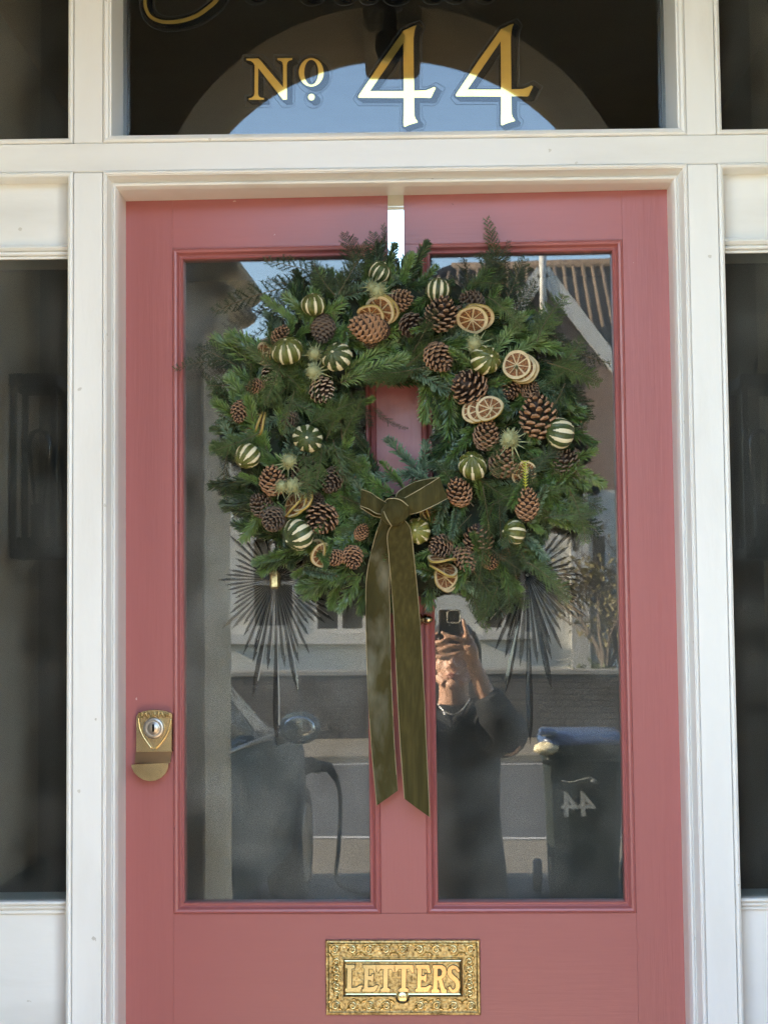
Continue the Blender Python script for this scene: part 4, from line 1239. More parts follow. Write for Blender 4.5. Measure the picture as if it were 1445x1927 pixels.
def fern_mesh(name, seed, L, width, dens=1.0, curl=.15):
    'feathery spray: main stem, flat side branchlets, hair-fine leaves'
    r = random.Random(seed)
    b = MB()
    def cen(t): return Vector((L * t, curl * L * t * t * math.sin(seed), curl * L * .5 * math.sin(t * 2.4 + seed * 1.7)))
    b.tube([cen(t / 7) for t in range(8)], [.0015 - .0009 * t / 7 for t in range(8)], 4, 1, caps=False)
    nb = int(44 * dens * L / .15)
    for i in range(nb):
        t = .08 + .92 * i / nb
        p = cen(t); s = 1 if i % 2 else -1
        tang = (cen(min(1, t + .02)) - cen(t - .02)).normalized()
        wl = width * (math.sin(math.pi * min(1, .18 + .80 * t)) ** .8) * r.uniform(.6, 1.1) + .004
        d = (tang * r.uniform(.55, 1.0) + Vector((0, s, r.gauss(0, .3)))).normalized()
        q_ = [p + d * wl * k / 3 + tang * wl * .10 * (k / 3) ** 2 for k in range(4)]
        b.tube(q_, [.0007, .0006, .0005, .0003], 3, 0, caps=False)
        nf = max(3, int(wl / .0014))
        for j in range(nf):
            u_ = (j + .6) / nf
            o = p + d * wl * u_ + tang * wl * .10 * u_ * u_
            for s2 in (-1, 1):
                f = (d * r.uniform(.5, 1) + (tang * s2) * r.uniform(.6, 1.1) + Vector((0, 0, r.gauss(0, .45)))).normalized()
                ln = r.uniform(.005, .0105) * (1 - .4 * u_)
                w = f.orthogonal().normalized() * .00055
                b.add([o - w, o + w, o + f * ln], [(0, 1, 2)], 0)
    return b

SPR = {'comb': [], 'noble': [], 'brush': []}
for k in range(4):
    SPR['comb'].append(fir_mesh('fir_sprig', 11 + k, .125, .0033, .021, 'comb'))
    SPR['brush'].append(fir_mesh('fir_sprig', 31 + k, .12, .0032, .026, 'brush'))
for k in range(3):
    SPR['noble'].append(fir_mesh('fir_sprig', 21 + k, .10, .0031, .0165, 'noble'))
FERNS = [fern_mesh('fern_spray', 3 + k, .15, .036, 1.0) for k in range(4)]
FERNT = [fern_mesh('fern_spray', 13 + k, .17, .020, .75, .3) for k in range(3)]
_cache = {}
def mesh_of(mb, key, name, mats):
    if key not in _cache: _cache[key] = mb.mesh(name, mats)
    return _cache[key]
def frame(p, d, up, s):
    d = d.normalized()
    z = (up - d * up.dot(d))
    z = z.normalized() if z.length > 1e-4 else d.orthogonal().normalized()
    y = z.cross(d)
    return Matrix(((d.x * s, y.x * s, z.x * s, p.x), (d.y * s, y.y * s, z.y * s, p.y), (d.z * s, y.z * s, z.z * s, p.z), (0, 0, 0, 1)))
OUT = Vector((0, -1, 0))
NSP = [0]
def sprig(a, b_, style, m, tilt=0.0, var=None):
    'a, b_: (u, v, depth) of the base and the tip'
    p, q_ = WL(*a), WL(*b_)
    d = q_ - p
    k = wr.randrange(len(SPR[style])) if var is None else var
    base = {'comb': .125, 'noble': .10, 'brush': .12}[style]
    s = d.length / base
    up = OUT + Vector((wr.gauss(0, .35), 0, wr.gauss(0, .35)))
    me = mesh_of(SPR[style][k], (style, k, m.name), 'fir_sprig', [m, STEM, BUD, LIGHTER[m.name]])
    NSP[0] += 1
    return link('fir_sprig', me, wreath, frame(p, d, up, s))
def fern(a, b_, thin=False, m=None, k=None, up=None):
    p, q_ = WL(*a), WL(*b_)
    L_ = FERNT if thin else FERNS
    k = wr.randrange(len(L_)) if k is None else k
    m = m or (FERN if wr.random() < .6 else FERN_D)
    me = mesh_of(L_[k], ('fern', thin, k, m.name), 'fern_spray', [m, STEM])
    d = q_ - p
    return link('fern_spray', me, wreath, frame(p, d, up or (OUT + Vector((wr.gauss(0, .5), 0, wr.gauss(0, .5)))), d.length / (.17 if thin else .15)))

# moss-bound ring
rb = MB()
rows = []
for i in range(72):
    a = 2 * math.pi * i / 72
    c = Vector((math.cos(a), 0, math.sin(a))); row = []
    for k in range(14):
        b2 = 2 * math.pi * k / 14
        r_ = .062 + wr.uniform(-.008, .008)
        row.append(tuple(WL(755, 822, .05) + c * (.190 + r_ * 1.15 * math.cos(b2)) + OUT * r_ * .7 * math.sin(b2)))
    rows.append(row)
rows.append(rows[0])
rb.grid(rows, 0, True, close=True)
rb.build('moss_ring', mat('dark_moss', (.016, .022, .009), .95, var=.5, vscale=60, bump=.8, bscale=120), wreath)

# sprigs in swirling layers: outer rim first, then the face, then the inner rim
def onrib(u, v): return (808 < u < 892 and v > 1112) or (670 < u < 850 and 890 < v < 975) or (675 < u < 815 and v >= 975)
def pol(r, a): return 757 + r * 1.03 * math.cos(a), 822 - r * .95 * math.sin(a)
for i in range(62):
    a = 2 * math.pi * (i + wr.uniform(-.3, .3)) / 62
    r0 = wr.uniform(200, 262); sw = R_(wr.gauss(-16, 16))
    u0, v0 = pol(r0, a)
    L = wr.uniform(95, 140)
    da = a + sw * 1.6
    dg_ = math.degrees(a) % 360
    rmax = 335 if 20 < dg_ < 70 else (330 if 290 < dg_ < 340 or 200 < dg_ < 250 else 362)
    u1, v1 = u0 + L * math.cos(da), v0 - L * .95 * math.sin(da)
    while math.hypot(u1 - 757, v1 - 822) > rmax and L > 50:
        L -= 6; u1, v1 = u0 + L * math.cos(da), v0 - L * .95 * math.sin(da)
    st = wr.choices(['comb', 'brush', 'noble'], [.55, .35, .10])[0]
    m = {'comb': FIR_D if wr.random() < .55 else FIR_M, 'brush': FIR_D, 'noble': FIR_B}[st]
    # keep the silhouette of the photograph: tighter at lower right, looser upper left
    sprig((u0, v0, wr.uniform(.03, .07)), (u1, v1, wr.uniform(.02, .07)), st, m)
for i in range(120):
    a = wr.uniform(0, 2 * math.pi)
    r0 = wr.uniform(130, 300)
    u0, v0 = pol(r0, a)
    L = wr.uniform(75, 120)
    da = a + wr.gauss(-70, 55) * math.pi / 180
    u1, v1 = u0 + L * math.cos(da), v0 - L * math.sin(da)
    if math.hypot(u1 - 752, (v1 - 790) * .7) < 74: continue
    if onrib(u1, v1) and v1 > 1100: continue
    st = wr.choices(['comb', 'brush', 'noble'], [.5, .3, .2])[0]
    m = {'comb': wr.choice([FIR_M, FIR_D, FIR_D, FIR_M]), 'brush': wr.choice([FIR_D, FIR_M]), 'noble': FIR_B}[st]
    sprig((u0, v0, depth(u0, v0) - .015), (u1, v1, depth(u1, v1) + wr.uniform(-.01, .015)), st, m)
for i in range(50):
    a = 2 * math.pi * (i + wr.uniform(-.3, .3)) / 50
    u0, v0 = pol(wr.uniform(120, 165), a)
    L = wr.uniform(50, 80)
    da = a + math.pi + wr.gauss(60, 25) * math.pi / 180
    u1, v1 = u0 + L * math.cos(da), v0 - L * math.sin(da)
    if abs(u1 - 750) < 50 and abs(v1 - 790) < 82: continue
    st = wr.choice(['comb', 'comb', 'noble', 'brush'])
    sprig((u0, v0, wr.uniform(.05, .09)), (u1, v1, wr.uniform(.05, .10)), st, {'comb': wr.choice([FIR_D, FIR_M]), 'noble': FIR_B, 'brush': FIR_D}[st])
# sprigs that can be picked out in the photograph
for a, b_, st, m in (
    ((520, 700, .07), (398, 640, .06), 'comb', FIR_M), ((545, 690, .08), (432, 622, .07), 'comb', FIR_M), ((560, 665, .07), (505, 585, .06), 'comb', FIR_B),
    ((600, 640, .08), (590, 560, .09), 'brush', FIR_D), ((680, 600, .08), (690, 500, .10), 'brush', FIR_D), ((650, 590, .08), (640, 520, .09), 'brush', FIR_D), ((620, 660, .10), (570, 580, .11), 'brush', FIR_D),
    ((745, 560, .08), (775, 478, .08), 'comb', FIR_M), ((770, 560, .07), (820, 500, .07), 'comb', FIR_D), ((720, 540, .07), (735, 478, .07), 'comb', FIR_D),
    ((915, 690, .11), (978, 590, .12), 'comb', FIR_L), ((930, 690, .11), (1020, 632, .12), 'comb', FIR_L), ((900, 670, .11), (880, 610, .12), 'noble', FIR_L),
    ((640, 720, .12), (762, 672, .13), 'comb', FIR_L), ((650, 705, .12), (745, 640, .11), 'comb', FIR_M), ((780, 690, .10), (700, 640, .11), 'brush', FIR_D),
    ((815, 660, .09), (795, 790, .06), 'comb', FIR_M), ((845, 690, .10), (850, 830, .09), 'comb', FIR_D), ((830, 700, .08), (822, 800, .07), 'comb', FIR_M),
    ((800, 905, .09), (732, 824, .08), 'noble', FIR_B), ((790, 920, .09), (800, 830, .08), 'noble', FIR_B), ((800, 890, .10), (700, 900, .10), 'comb', FIR_B), ((740, 930, .10), (655, 880, .10), 'comb', FIR_M), ((760, 920, .11), (720, 868, .11), 'noble', FIR_M), ((830, 920, .10), (770, 885, .11), 'noble', FIR_B),
    ((700, 880, .09), (640, 870, .10), 'comb', FIR_M), ((690, 920, .11), (640, 960, .11), 'brush', FIR_D),
    ((860, 950, .12), (850, 1010, .14), 'noble', FIR_B), ((840, 930, .12), (820, 1000, .13), 'noble', FIR_B), ((930, 720, .12), (955, 770, .13), 'noble', FIR_B), ((905, 710, .12), (925, 745, .13), 'noble', FIR_B), ((960, 790, .11), (930, 740, .13), 'comb', FIR_B), ((880, 640, .11), (960, 690, .11), 'comb', FIR_M),
    ((680, 1040, .06), (590, 1118, .07), 'comb', FIR_M), ((700, 1050, .07), (640, 1142, .07), 'brush', FIR_M), ((690, 1060, .05), (680, 1150, .05), 'brush', FIR_D), ((600, 1010, .06), (492, 1072, .07), 'comb', FIR_M), ((620, 1040, .06), (555, 1085, .07), 'comb', FIR_M), ((590, 990, .05), (455, 985, .06), 'comb', FIR_D), ((560, 950, .05), (436, 920, .05), 'brush', FIR_D), ((740, 1060, .05), (712, 1140, .05), 'brush', FIR_D), ((790, 1040, .05), (800, 1130, .04), 'brush', FIR_D), ((720, 1030, .05), (700, 1145, .035), 'comb', FIR_M), ((750, 1030, .05), (735, 1135, .03), 'brush', FIR_D), ((770, 1030, .05), (772, 1128, .03), 'comb', FIR_M), ((800, 1030, .05), (822, 1108, .04), 'comb', FIR_M), ((660, 1040, .05), (620, 1140, .045), 'comb', FIR_M),
    ((520, 880, .05), (402, 842, .05), 'comb', FIR_D), ((510, 850, .05), (405, 800, .05), 'comb', FIR_D), ((540, 760, .07), (440, 700, .08), 'brush', FIR_M),
    ((1000, 760, .07), (1100, 770, .07), 'comb', FIR_D), ((1010, 800, .07), (1080, 740, .06), 'comb', FIR_D), ((1030, 880, .06), (1120, 850, .06), 'comb', FIR_M), ((1010, 960, .08), (1095, 1000, .07), 'comb', FIR_M), ((980, 1010, .08), (1030, 1080, .07), 'comb', FIR_M), ((930, 1060, .08), (980, 1110, .08), 'comb', FIR_M), ((910, 1060, .09), (915, 1145, .08), 'comb', FIR_M), ((875, 1060, .08), (872, 1118, .08), 'comb', FIR_M), ((1020, 1000, .07), (1070, 950, .07), 'noble', FIR_B)):
    sprig(a, b_, st, m)
OV = 0
while NSP[0] < 298:
    a = wr.uniform(0, 2 * math.pi); r0 = wr.uniform(110, 320)
    u0, v0 = pol(r0, a)
    L = wr.uniform(45, 75); da = wr.uniform(0, 6.28)
    u1, v1 = u0 + L * math.cos(da), v0 - L * math.sin(da)
    if onrib(u1, v1) or onrib((u0 + u1) / 2, (v0 + v1) / 2): continue
    if math.hypot(u1 - 752, (v1 - 790) * .7) < 84 or math.hypot(u1 - 755, v1 - 822) > 350: continue
    st = wr.choice(['comb', 'brush', 'noble'])
    sprig((u0, v0, depth(u0, v0) + .002), (u1, v1, depth(u1, v1) + .034), st, {'comb': wr.choice([FIR_M, FIR_D]), 'brush': FIR_D, 'noble': wr.choice([FIR_B, FIR_M])}[st])
print('sprigs', NSP[0])
# unlabelled mass of foliage behind the sprigs that can be picked out
bmf = bmesh.new()
for i in range(210):
    a = wr.uniform(0, 2 * math.pi)
    r0 = wr.uniform(110, 305)
    u0, v0 = pol(r0, a)
    L = wr.uniform(70, 115)
    da = a + wr.gauss(-40, 60) * math.pi / 180 if r0 > 150 else a + wr.gauss(-110, 50) * math.pi / 180
    u1, v1 = u0 + L * math.cos(da), v0 - L * math.sin(da)
    if math.hypot((u1 - 750), (v1 - 790) * .66) < 62 or math.hypot(u1 - 755, v1 - 822) > 372: continue
    if onrib(u1, v1) and v1 > 1100: continue
    st = wr.choice(['comb', 'comb', 'brush'])
    k = wr.randrange(len(SPR[st]))
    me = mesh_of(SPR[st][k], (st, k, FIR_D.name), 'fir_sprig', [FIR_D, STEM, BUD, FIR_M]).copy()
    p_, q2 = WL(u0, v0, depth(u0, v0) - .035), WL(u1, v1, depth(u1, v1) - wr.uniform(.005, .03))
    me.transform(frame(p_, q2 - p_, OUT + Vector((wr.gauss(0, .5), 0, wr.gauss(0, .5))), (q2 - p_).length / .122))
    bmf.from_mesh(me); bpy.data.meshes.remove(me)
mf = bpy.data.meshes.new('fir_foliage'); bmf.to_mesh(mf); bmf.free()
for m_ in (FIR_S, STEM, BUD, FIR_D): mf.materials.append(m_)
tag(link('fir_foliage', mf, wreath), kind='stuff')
# feathery asparagus fern
for a, b_, th, m in (
    ((690, 560, .07), (535, 450, .05), True, FERN_D), ((660, 540, .06), (480, 560, .05), True, FERN_D), ((640, 530, .06), (412, 522, .03), True, FERN_D), ((690, 540, .06), (722, 415, .05), True, FERN_D), ((680, 540, .06), (650, 440, .05), False, FERN_D), ((700, 530, .06), (575, 500, .05), True, FERN_D), ((660, 550, .06), (510, 500, .05), True, FERN_D), ((720, 540, .06), (690, 440, .05), False, FERN_D), ((640, 560, .05), (470, 600, .04), True, FERN_D),
    ((930, 560, .06), (932, 402, .04), True, FERN), ((940, 560, .06), (975, 455, .04), True, FERN_D), ((920, 580, .06), (930, 470, .04), False, FERN_D), ((890, 570, .06), (870, 480, .04), False, FERN_D), ((940, 590, .06), (990, 490, .04), False, FERN_D), ((960, 600, .06), (1005, 530, .04), False, FERN_D), ((880, 560, .07), (920, 470, .05), False, FERN_D), ((960, 590, .06), (860, 500, .04), True, FERN_D),
    ((980, 620, .06), (1130, 705, .04), True, FERN_D), ((990, 600, .05), (1090, 690, .04), True, FERN_D), ((990, 560, .05), (1030, 640, .04), True, FERN_D), ((1010, 650, .06), (1080, 700, .05), False, FERN_D), ((1030, 700, .06), (1120, 780, .05), False, FERN_D), ((1010, 680, .07), (1110, 690, .04), False, FERN_D),
    ((1030, 900, .06), (1142, 950, .04), False, FERN), ((1040, 930, .06), (1138, 990, .04), False, FERN_D), ((1000, 930, .09), (1110, 900, .07), False, FERN), ((960, 940, .12), (1060, 960, .10), False, FERN), ((940, 980, .12), (1010, 1060, .09), False, FERN), ((920, 960, .12), (900, 1070, .12), False, FERN), ((960, 910, .12), (1040, 860, .10), False, FERN), ((900, 900, .12), (990, 950, .13), False, FERN), ((870, 1040, .10), (905, 1195, .07), True, FERN), ((920, 1050, .10), (925, 1165, .07), False, FERN), ((950, 1040, .10), (960, 1150, .07), False, FERN), ((980, 1020, .09), (1050, 1090, .06), False, FERN), ((940, 1080, .09), (1000, 1140, .06), False, FERN),
    ((480, 700, .08), (375, 655, .05), False, FERN_D), ((470, 680, .07), (345, 654, .02), True, FERN_D), ((500, 720, .09), (390, 730, .06), False, FERN), ((520, 760, .10), (410, 800, .06), False, FERN), ((450, 780, .05), (398, 690, .04), True, FERN_D), ((440, 800, .05), (402, 740, .03), True, FERN_D), ((440, 830, .05), (415, 945, .03), True, FERN_D), ((430, 880, .05), (440, 960, .03), True, FERN_D),
    ((560, 700, .12), (480, 780, .12), False, FERN), ((540, 760, .12), (640, 800, .12), False, FERN), ((600, 780, .12), (540, 720, .12), False, FERN), ((560, 820, .12), (500, 740, .11), False, FERN), ((620, 760, .11), (690, 840, .10), False, FERN_D), ((640, 790, .11), (650, 900, .11), False, FERN_D), ((660, 740, .10), (705, 800, .08), False, FERN_D), ((540, 680, .11), (640, 740, .13), False, FERN), ((650, 840, .10), (700, 760, .07), True, FERN_D), ((700, 760, .05), (758, 812, .02), True, FERN_D), ((600, 830, .12), (680, 880, .11), False, FERN),
    ((780, 640, .11), (880, 660, .12), False, FERN), ((740, 620, .11), (800, 690, .11), False, FERN_D), ((840, 640, .12), (760, 690, .11), False, FERN_D), ((880, 620, .12), (940, 640, .12), False, FERN), ((650, 960, .11), (700, 1020, .12), False, FERN), ((640, 930, .12), (720, 960, .12), False, FERN_D), ((690, 1000, .11), (640, 1000, .12), False, FERN), ((780, 940, .10), (820, 1060, .08), False, FERN_D)):
    fern(a, b_, th, m)
for (u, v, n_, sp) in ((560, 760, 9, 80), (620, 830, 7, 60), (520, 690, 5, 50), (960, 960, 9, 70), (930, 1060, 6, 60), (1010, 900, 5, 50), (700, 990, 5, 45), (800, 650, 6, 60), (1040, 700, 5, 45), (650, 560, 2, 40), (930, 520, 3, 40)):
    for _ in range(n_):
        a_ = wr.uniform(0, 6.28); L = wr.uniform(60, 110)
        u0, v0 = u + wr.gauss(0, sp * .6), v + wr.gauss(0, sp * .6)
        u1, v1 = u0 + L * math.cos(a_), v0 - L * math.sin(a_)
        if onrib(u1, v1) or onrib((u0 + u1) / 2, (v0 + v1) / 2) or onrib(u0, v0): continue
        if math.hypot(u1 - 752, (v1 - 790) * .7) < 66 or math.hypot(u0 - 752, (v0 - 790) * .7) < 66: continue
        fern((u0, v0, depth(u0, v0) + .012), (u1, v1, depth(u1, v1) + wr.uniform(.01, .045)), False, FERN if wr.random() < .7 else FERN_D)

# ---------------------------------------------------------------- pine cones
SC_D = mat('cone_scale_dark', (.050, .028, .016), .7, var=.4, vscale=7)
SC_T = mat('cone_scale_tip', (.29, .17, .095), .65, var=.4, vscale=9, bump=.5, bscale=40)
SC_W = mat('cone_scale_tip_warm', (.36, .195, .10), .6, var=.35, vscale=9, bump=.5, bscale=40)
SC_P = mat('cone_scale_tip_pale', (.42, .31, .21), .65, var=.3, vscale=90)
SC_G = mat('cone_scale_tip_dull', (.15, .105, .07), .7, var=.3, vscale=90)
def cone_mesh(seed, openness, n=74, slim=.42):
    'unit-length cone along +X, base at -.5'
    r = random.Random(seed); b = MB()
    R0 = slim
    b.tube([(-.48, 0, 0), (-.3, 0, 0), (0.1, 0, 0), (.44, 0, 0)], [.05, R0 * .42, R0 * .36, .02], 8, 0)
    for i in range(n):
        t = i / (n - 1)
        a = i * 2.39996
        x = -.46 + .93 * t
        prof = R0 * (math.sin(math.pi * (.16 + .80 * t)) ** .8)
        op = openness * (1 - .55 * t) * r.uniform(.85, 1.15)
        rad = Vector((0, math.cos(a), math.sin(a))); tang = Vector((0, -math.sin(a), math.cos(a)))
        d = (rad * math.sin(op) + Vector((1, 0, 0)) * math.cos(op)).normalized()
        nn = tang.cross(d).normalized()
        if nn.dot(rad) < 0 and openness < 1.2: nn = -nn
        if nn.x > 0: pass
        tip = Vector((x, 0, 0)) + rad * prof
        L = (.20 + .10 * math.sin(math.pi * t)) * (1.0 if t < .9 else .7)
        base = tip - d * L
        w = (.085 + .055 * math.sin(math.pi * min(1, t * 1.1))) * (1.0 - .35 * t) * r.uniform(.9, 1.1)
        th = .028
        P = [base - tang * w * .35, base + tang * w * .35, tip - d * L * .25 + tang * w, tip + tang * w * .45 + d * .02, tip - tang * w * .45 + d * .02, tip - d * L * .25 - tang * w]
        up = [p + nn * th for p in P]; dn = [p - nn * th * .6 for p in P]
        knob = tip + d * .035 + nn * th * 1.3
        v = up + dn + [knob]
        b.add(v, [(0, 1, 2, 5), (6, 11, 8, 7), (0, 6, 7, 1), (1, 7, 8, 2), (5, 11, 6, 0), (8, 11, 10, 9)], 0, False)
        b.add([up[2], up[3], up[4], up[5], dn[2], dn[3], dn[4], dn[5], knob], [(0, 1, 8), (1, 2, 8), (2, 3, 8), (3, 0, 8), (0, 4, 5, 1), (1, 5, 6, 2), (2, 6, 7, 3)], 1, False)
    return b
CONES = {'closed': [cone_mesh(k, .62, 84, .36) for k in (1, 2)], 'half': [cone_mesh(k, .95, 70, .40) for k in (3, 4, 5)], 'open': [cone_mesh(k, 1.25, 58, .46) for k in (6, 7, 8)]}
def orient(p, ax, s, roll=0.0):
    ax = ax.normalized()
    y = ax.cross(Vector((0, 1, .01))).normalized() if abs(ax.y) < .95 else ax.cross(Vector((0, 0, 1))).normalized()
    z = ax.cross(y)
    M = Matrix(((ax.x * s, y.x * s, z.x * s, p.x), (ax.y * s, y.y * s, z.y * s, p.y), (ax.z * s, y.z * s, z.z * s, p.z), (0, 0, 0, 1)))
    return M @ Matrix.Rotation(roll, 4, 'X')
def cone(u, v, Lpx, ang, tow, kind, tip, lift=.012):
    'ang: direction of the cone tip in the picture (degrees, up = 90); tow: how far it points at the viewer'
    a = R_(ang); t = R_(tow)
    ax = Vector((math.cos(a) * math.cos(t), -math.sin(t), math.sin(a) * math.cos(t)))
    k = wr.randrange(len(CONES[kind]))
    me = mesh_of(CONES[kind][k], ('cone', kind, k, tip.name), 'pine_cone', [SC_D, tip])
    s = Lpx * PXM * .90
    return link('pine_cone', me, wreath, orient(WL(u, v, depth(u, v) + lift - .012), ax, s, wr.uniform(0, 6)) @ Matrix.Diagonal((wr.uniform(.92, 1.08), wr.uniform(.88, 1.12), wr.uniform(.88, 1.12), 1)))
for c in (
    (690, 616, 74, 170, 15, 'closed', SC_W, .03), (608, 622, 62, 265, 10, 'closed', SC_G), (530, 632, 52, 60, 30, 'half', SC_W), (513, 706, 46, 250, 40, 'open', SC_P), (607, 736, 58, 300, 30, 'open', SC_P, .02), (480, 727, 40, 200, 30, 'half', SC_T), (452, 776, 52, 260, 20, 'half', SC_T),
    (513, 902, 66, 95, 25, 'half', SC_W, .03), (575, 884, 62, 80, 25, 'half', SC_G), (624, 905, 60, 250, 35, 'half', SC_G, .018), (491, 950, 56, 130, 40, 'half', SC_G), (515, 978, 62, 250, 50, 'closed', SC_G, .02), (605, 978, 68, 250, 25, 'open', SC_T, .03), (681, 1000, 36, 60, 30, 'half', SC_W), (628, 1050, 44, 200, 30, 'half', SC_W, .02), (664, 1050, 52, 280, 30, 'half', SC_W, .02), (598, 940, 36, 90, 30, 'half', SC_G),
    (753, 565, 58, 20, 25, 'half', SC_T, .02), (776, 614, 56, 300, 45, 'open', SC_G, .02), (831, 588, 72, 75, 30, 'open', SC_T, .03), (886, 566, 54, 160, 20, 'half', SC_G), (862, 600, 50, 320, 25, 'open', SC_T, .0), (826, 674, 72, 305, 25, 'half', SC_T, .03), (880, 726, 74, 150, 40, 'open', SC_T, .03), (960, 734, 46, 240, 40, 'open', SC_T), (999, 734, 42, 45, 30, 'half', SC_T), (1012, 780, 84, 100, 20, 'open', SC_W, .03), (915, 816, 62, 75, 30, 'half', SC_T, .03), (947, 868, 70, 70, 25, 'half', SC_T, .02), (1063, 867, 54, 120, 30, 'open', SC_G, .02), (863, 924, 66, 110, 35, 'half', SC_W, .025), (991, 946, 64, 85, 20, 'half', SC_W, .03), (900, 1012, 60, 90, 35, 'open', SC_T, .01), (828, 1028, 56, 200, 35, 'half', SC_T), (875, 1054, 58, 300, 25, 'half', SC_T, .02), (924, 1055, 40, 10, 35, 'half', SC_W, .01), (951, 1042, 30, 60, 30, 'half', SC_W), (545, 790, 40, 210, 30, 'half', SC_G), (700, 640, 40, 100, 40, 'half', SC_G, .0)):
    cone(*c)

# ---------------------------------------------------------------- dried citrus slices
PITH = mat('citrus_pith', (.60, .48, .27), .6, var=.15, vscale=5, trans=.15)
FLESH = mat('dried_citrus_flesh', (.17, .062, .02), .45, var=.5, vscale=7, col2=(.38, .17, .05), c2scale=14, trans=.2, bump=.6, bscale=30)
RIND = mat('dried_rind', (.34, .24, .055), .55, var=.25, vscale=60)
def slice_mesh(seed):
    r = random.Random(seed); b = MB()
    n = 40; th = .075
    wob = [1 + .03 * math.sin(2 * 2 * math.pi * k / n + seed) + .015 * math.sin(5 * 2 * math.pi * k / n) for k in range(n)]
    zc = [.13 * math.sin(2 * 2 * math.pi * k / n + seed * 2) for k in range(n)]
    def rg_(rad, z): return [(rad * wob[k] * math.cos(2 * math.pi * k / n), rad * wob[k] * math.sin(2 * math.pi * k / n), z + zc[k] * rad) for k in range(n)]
    b.grid([rg_(.98, -th), rg_(1.0, -th * .3), rg_(1.0, th * .3), rg_(.98, th)], 2, True, close=True)
    b.grid([rg_(.98, th), rg_(.9, th * 1.15), rg_(.80, th * .7), rg_(.5, th * .35), rg_(.02, th * .3)], 0, True, close=True)
    b.grid([rg_(.02, -th * .3), rg_(.5, -th * .35), rg_(.80, -th * .7), rg_(.9, -th * 1.15), rg_(.98, -th)], 0, True, close=True)
    ns = 9
    for k in range(ns):
        a0 = 2 * math.pi * (k + .07 + r.uniform(-.06, .06)) / ns; a1 = 2 * math.pi * (k + .93 + r.uniform(-.06, .06)) / ns
        for sg in (1, -1):
            out = []
            for j in range(6):
                a = a0 + (a1 - a0) * j / 5
                out.append((.80 * math.cos(a), .80 * math.sin(a)))
            am = (a0 + a1) / 2
            inn = (.10 * math.cos(am), .10 * math.sin(am))
            cm = (.5 * math.cos(am), .5 * math.sin(am))
            zf = lambda x, y, h: (x, y, sg * (th * h) + .13 * math.hypot(x, y) * math.sin(2 * math.atan2(y, x) + seed * 2))
            vs = [zf(*inn, .42)] + [zf(x, y, .78) for x, y in out] + [zf(*cm, 1.0 + r.uniform(-.2, .3))]
            b.add(vs, [(i, (i + 1) % 7, 7) for i in range(7)], 1, False)
    return b
SL = [slice_mesh(k) for k in range(4)]
def slc(u, v, Dpx, nrm, d, sq=1.0, m=None):
    n = Vector((nrm[0], -nrm[2], nrm[1])).normalized()
    k = wr.randrange(4)
    me = mesh_of(SL[k], ('slice', k), 'citrus_slice', [PITH, FLESH, RIND])
    p = WL(u, v, d)
    x = n.orthogonal().normalized(); y = n.cross(x); s = Dpx * PXM * .46; p = p - OUT * .006
    M = Matrix(((x.x * s, y.x * s, n.x * s, p.x), (x.y * s, y.y * s, n.y * s, p.y), (x.z * s, y.z * s, n.z * s, p.z), (0, 0, 0, 1))) @ Matrix.Rotation(wr.uniform(0, 6), 4, 'Z')
    return link('citrus_slice', me, wreath, M)
for s_ in (
    (716, 584, 66, (-.5, -.55, .72), .142), (724, 579, 64, (-.5, -.55, .72), .135), (697, 590, 54, (-.2, -.85, .5), .150),
    (494, 664, 46, (-.75, .1, .6), .105), (502, 668, 46, (-.8, .2, .5), .11),
    (470, 792, 58, (-.82, .25, .5), .10), (479, 794, 56, (-.8, .3, .5), .108), (487, 797, 54, (-.8, .3, .5), .114),
    (549, 949, 56, (-.72, .5, .42), .135), (560, 951, 58, (-.72, .5, .42), .142), (571, 944, 56, (-.66, .6, .4), .146),
    (598, 1038, 52, (-.72, -.1, .62), .125), (606, 1044, 52, (.62, -.15, .75), .132),
    (888, 600, 62, (-.15, -.62, .75), .142), (900, 594, 62, (-.15, -.62, .75), .136),
    (972, 686, 58, (-.16, .10, .98), .155), (979, 691, 62, (-.16, .10, .98), .146), (984, 693, 64, (-.2, .05, .98), .138),
    (921, 768, 56, (-.25, .38, .88), .160), (904, 770, 54, (-.35, .35, .86), .152), (893, 771, 54, (-.4, .35, .82), .144),
    (990, 886, 42, (-.25, -.2, .92), .135), (984, 896, 44, (-.2, -.5, .8), .128),
    (812, 964, 42, (.80, .1, .5), .12), (800, 966, 42, (.85, .1, .42), .118), (806, 965, 42, (.8, .1, .5), .12),
    (831, 1052, 56, (.05, .98, .16), .145), (834, 1070, 58, (.28, .88, .35), .142), (837, 1086, 52, (.5, .12, .82), .135), (840, 1090, 52, (.5, .12, .82), .129)):
    slc(*s_)

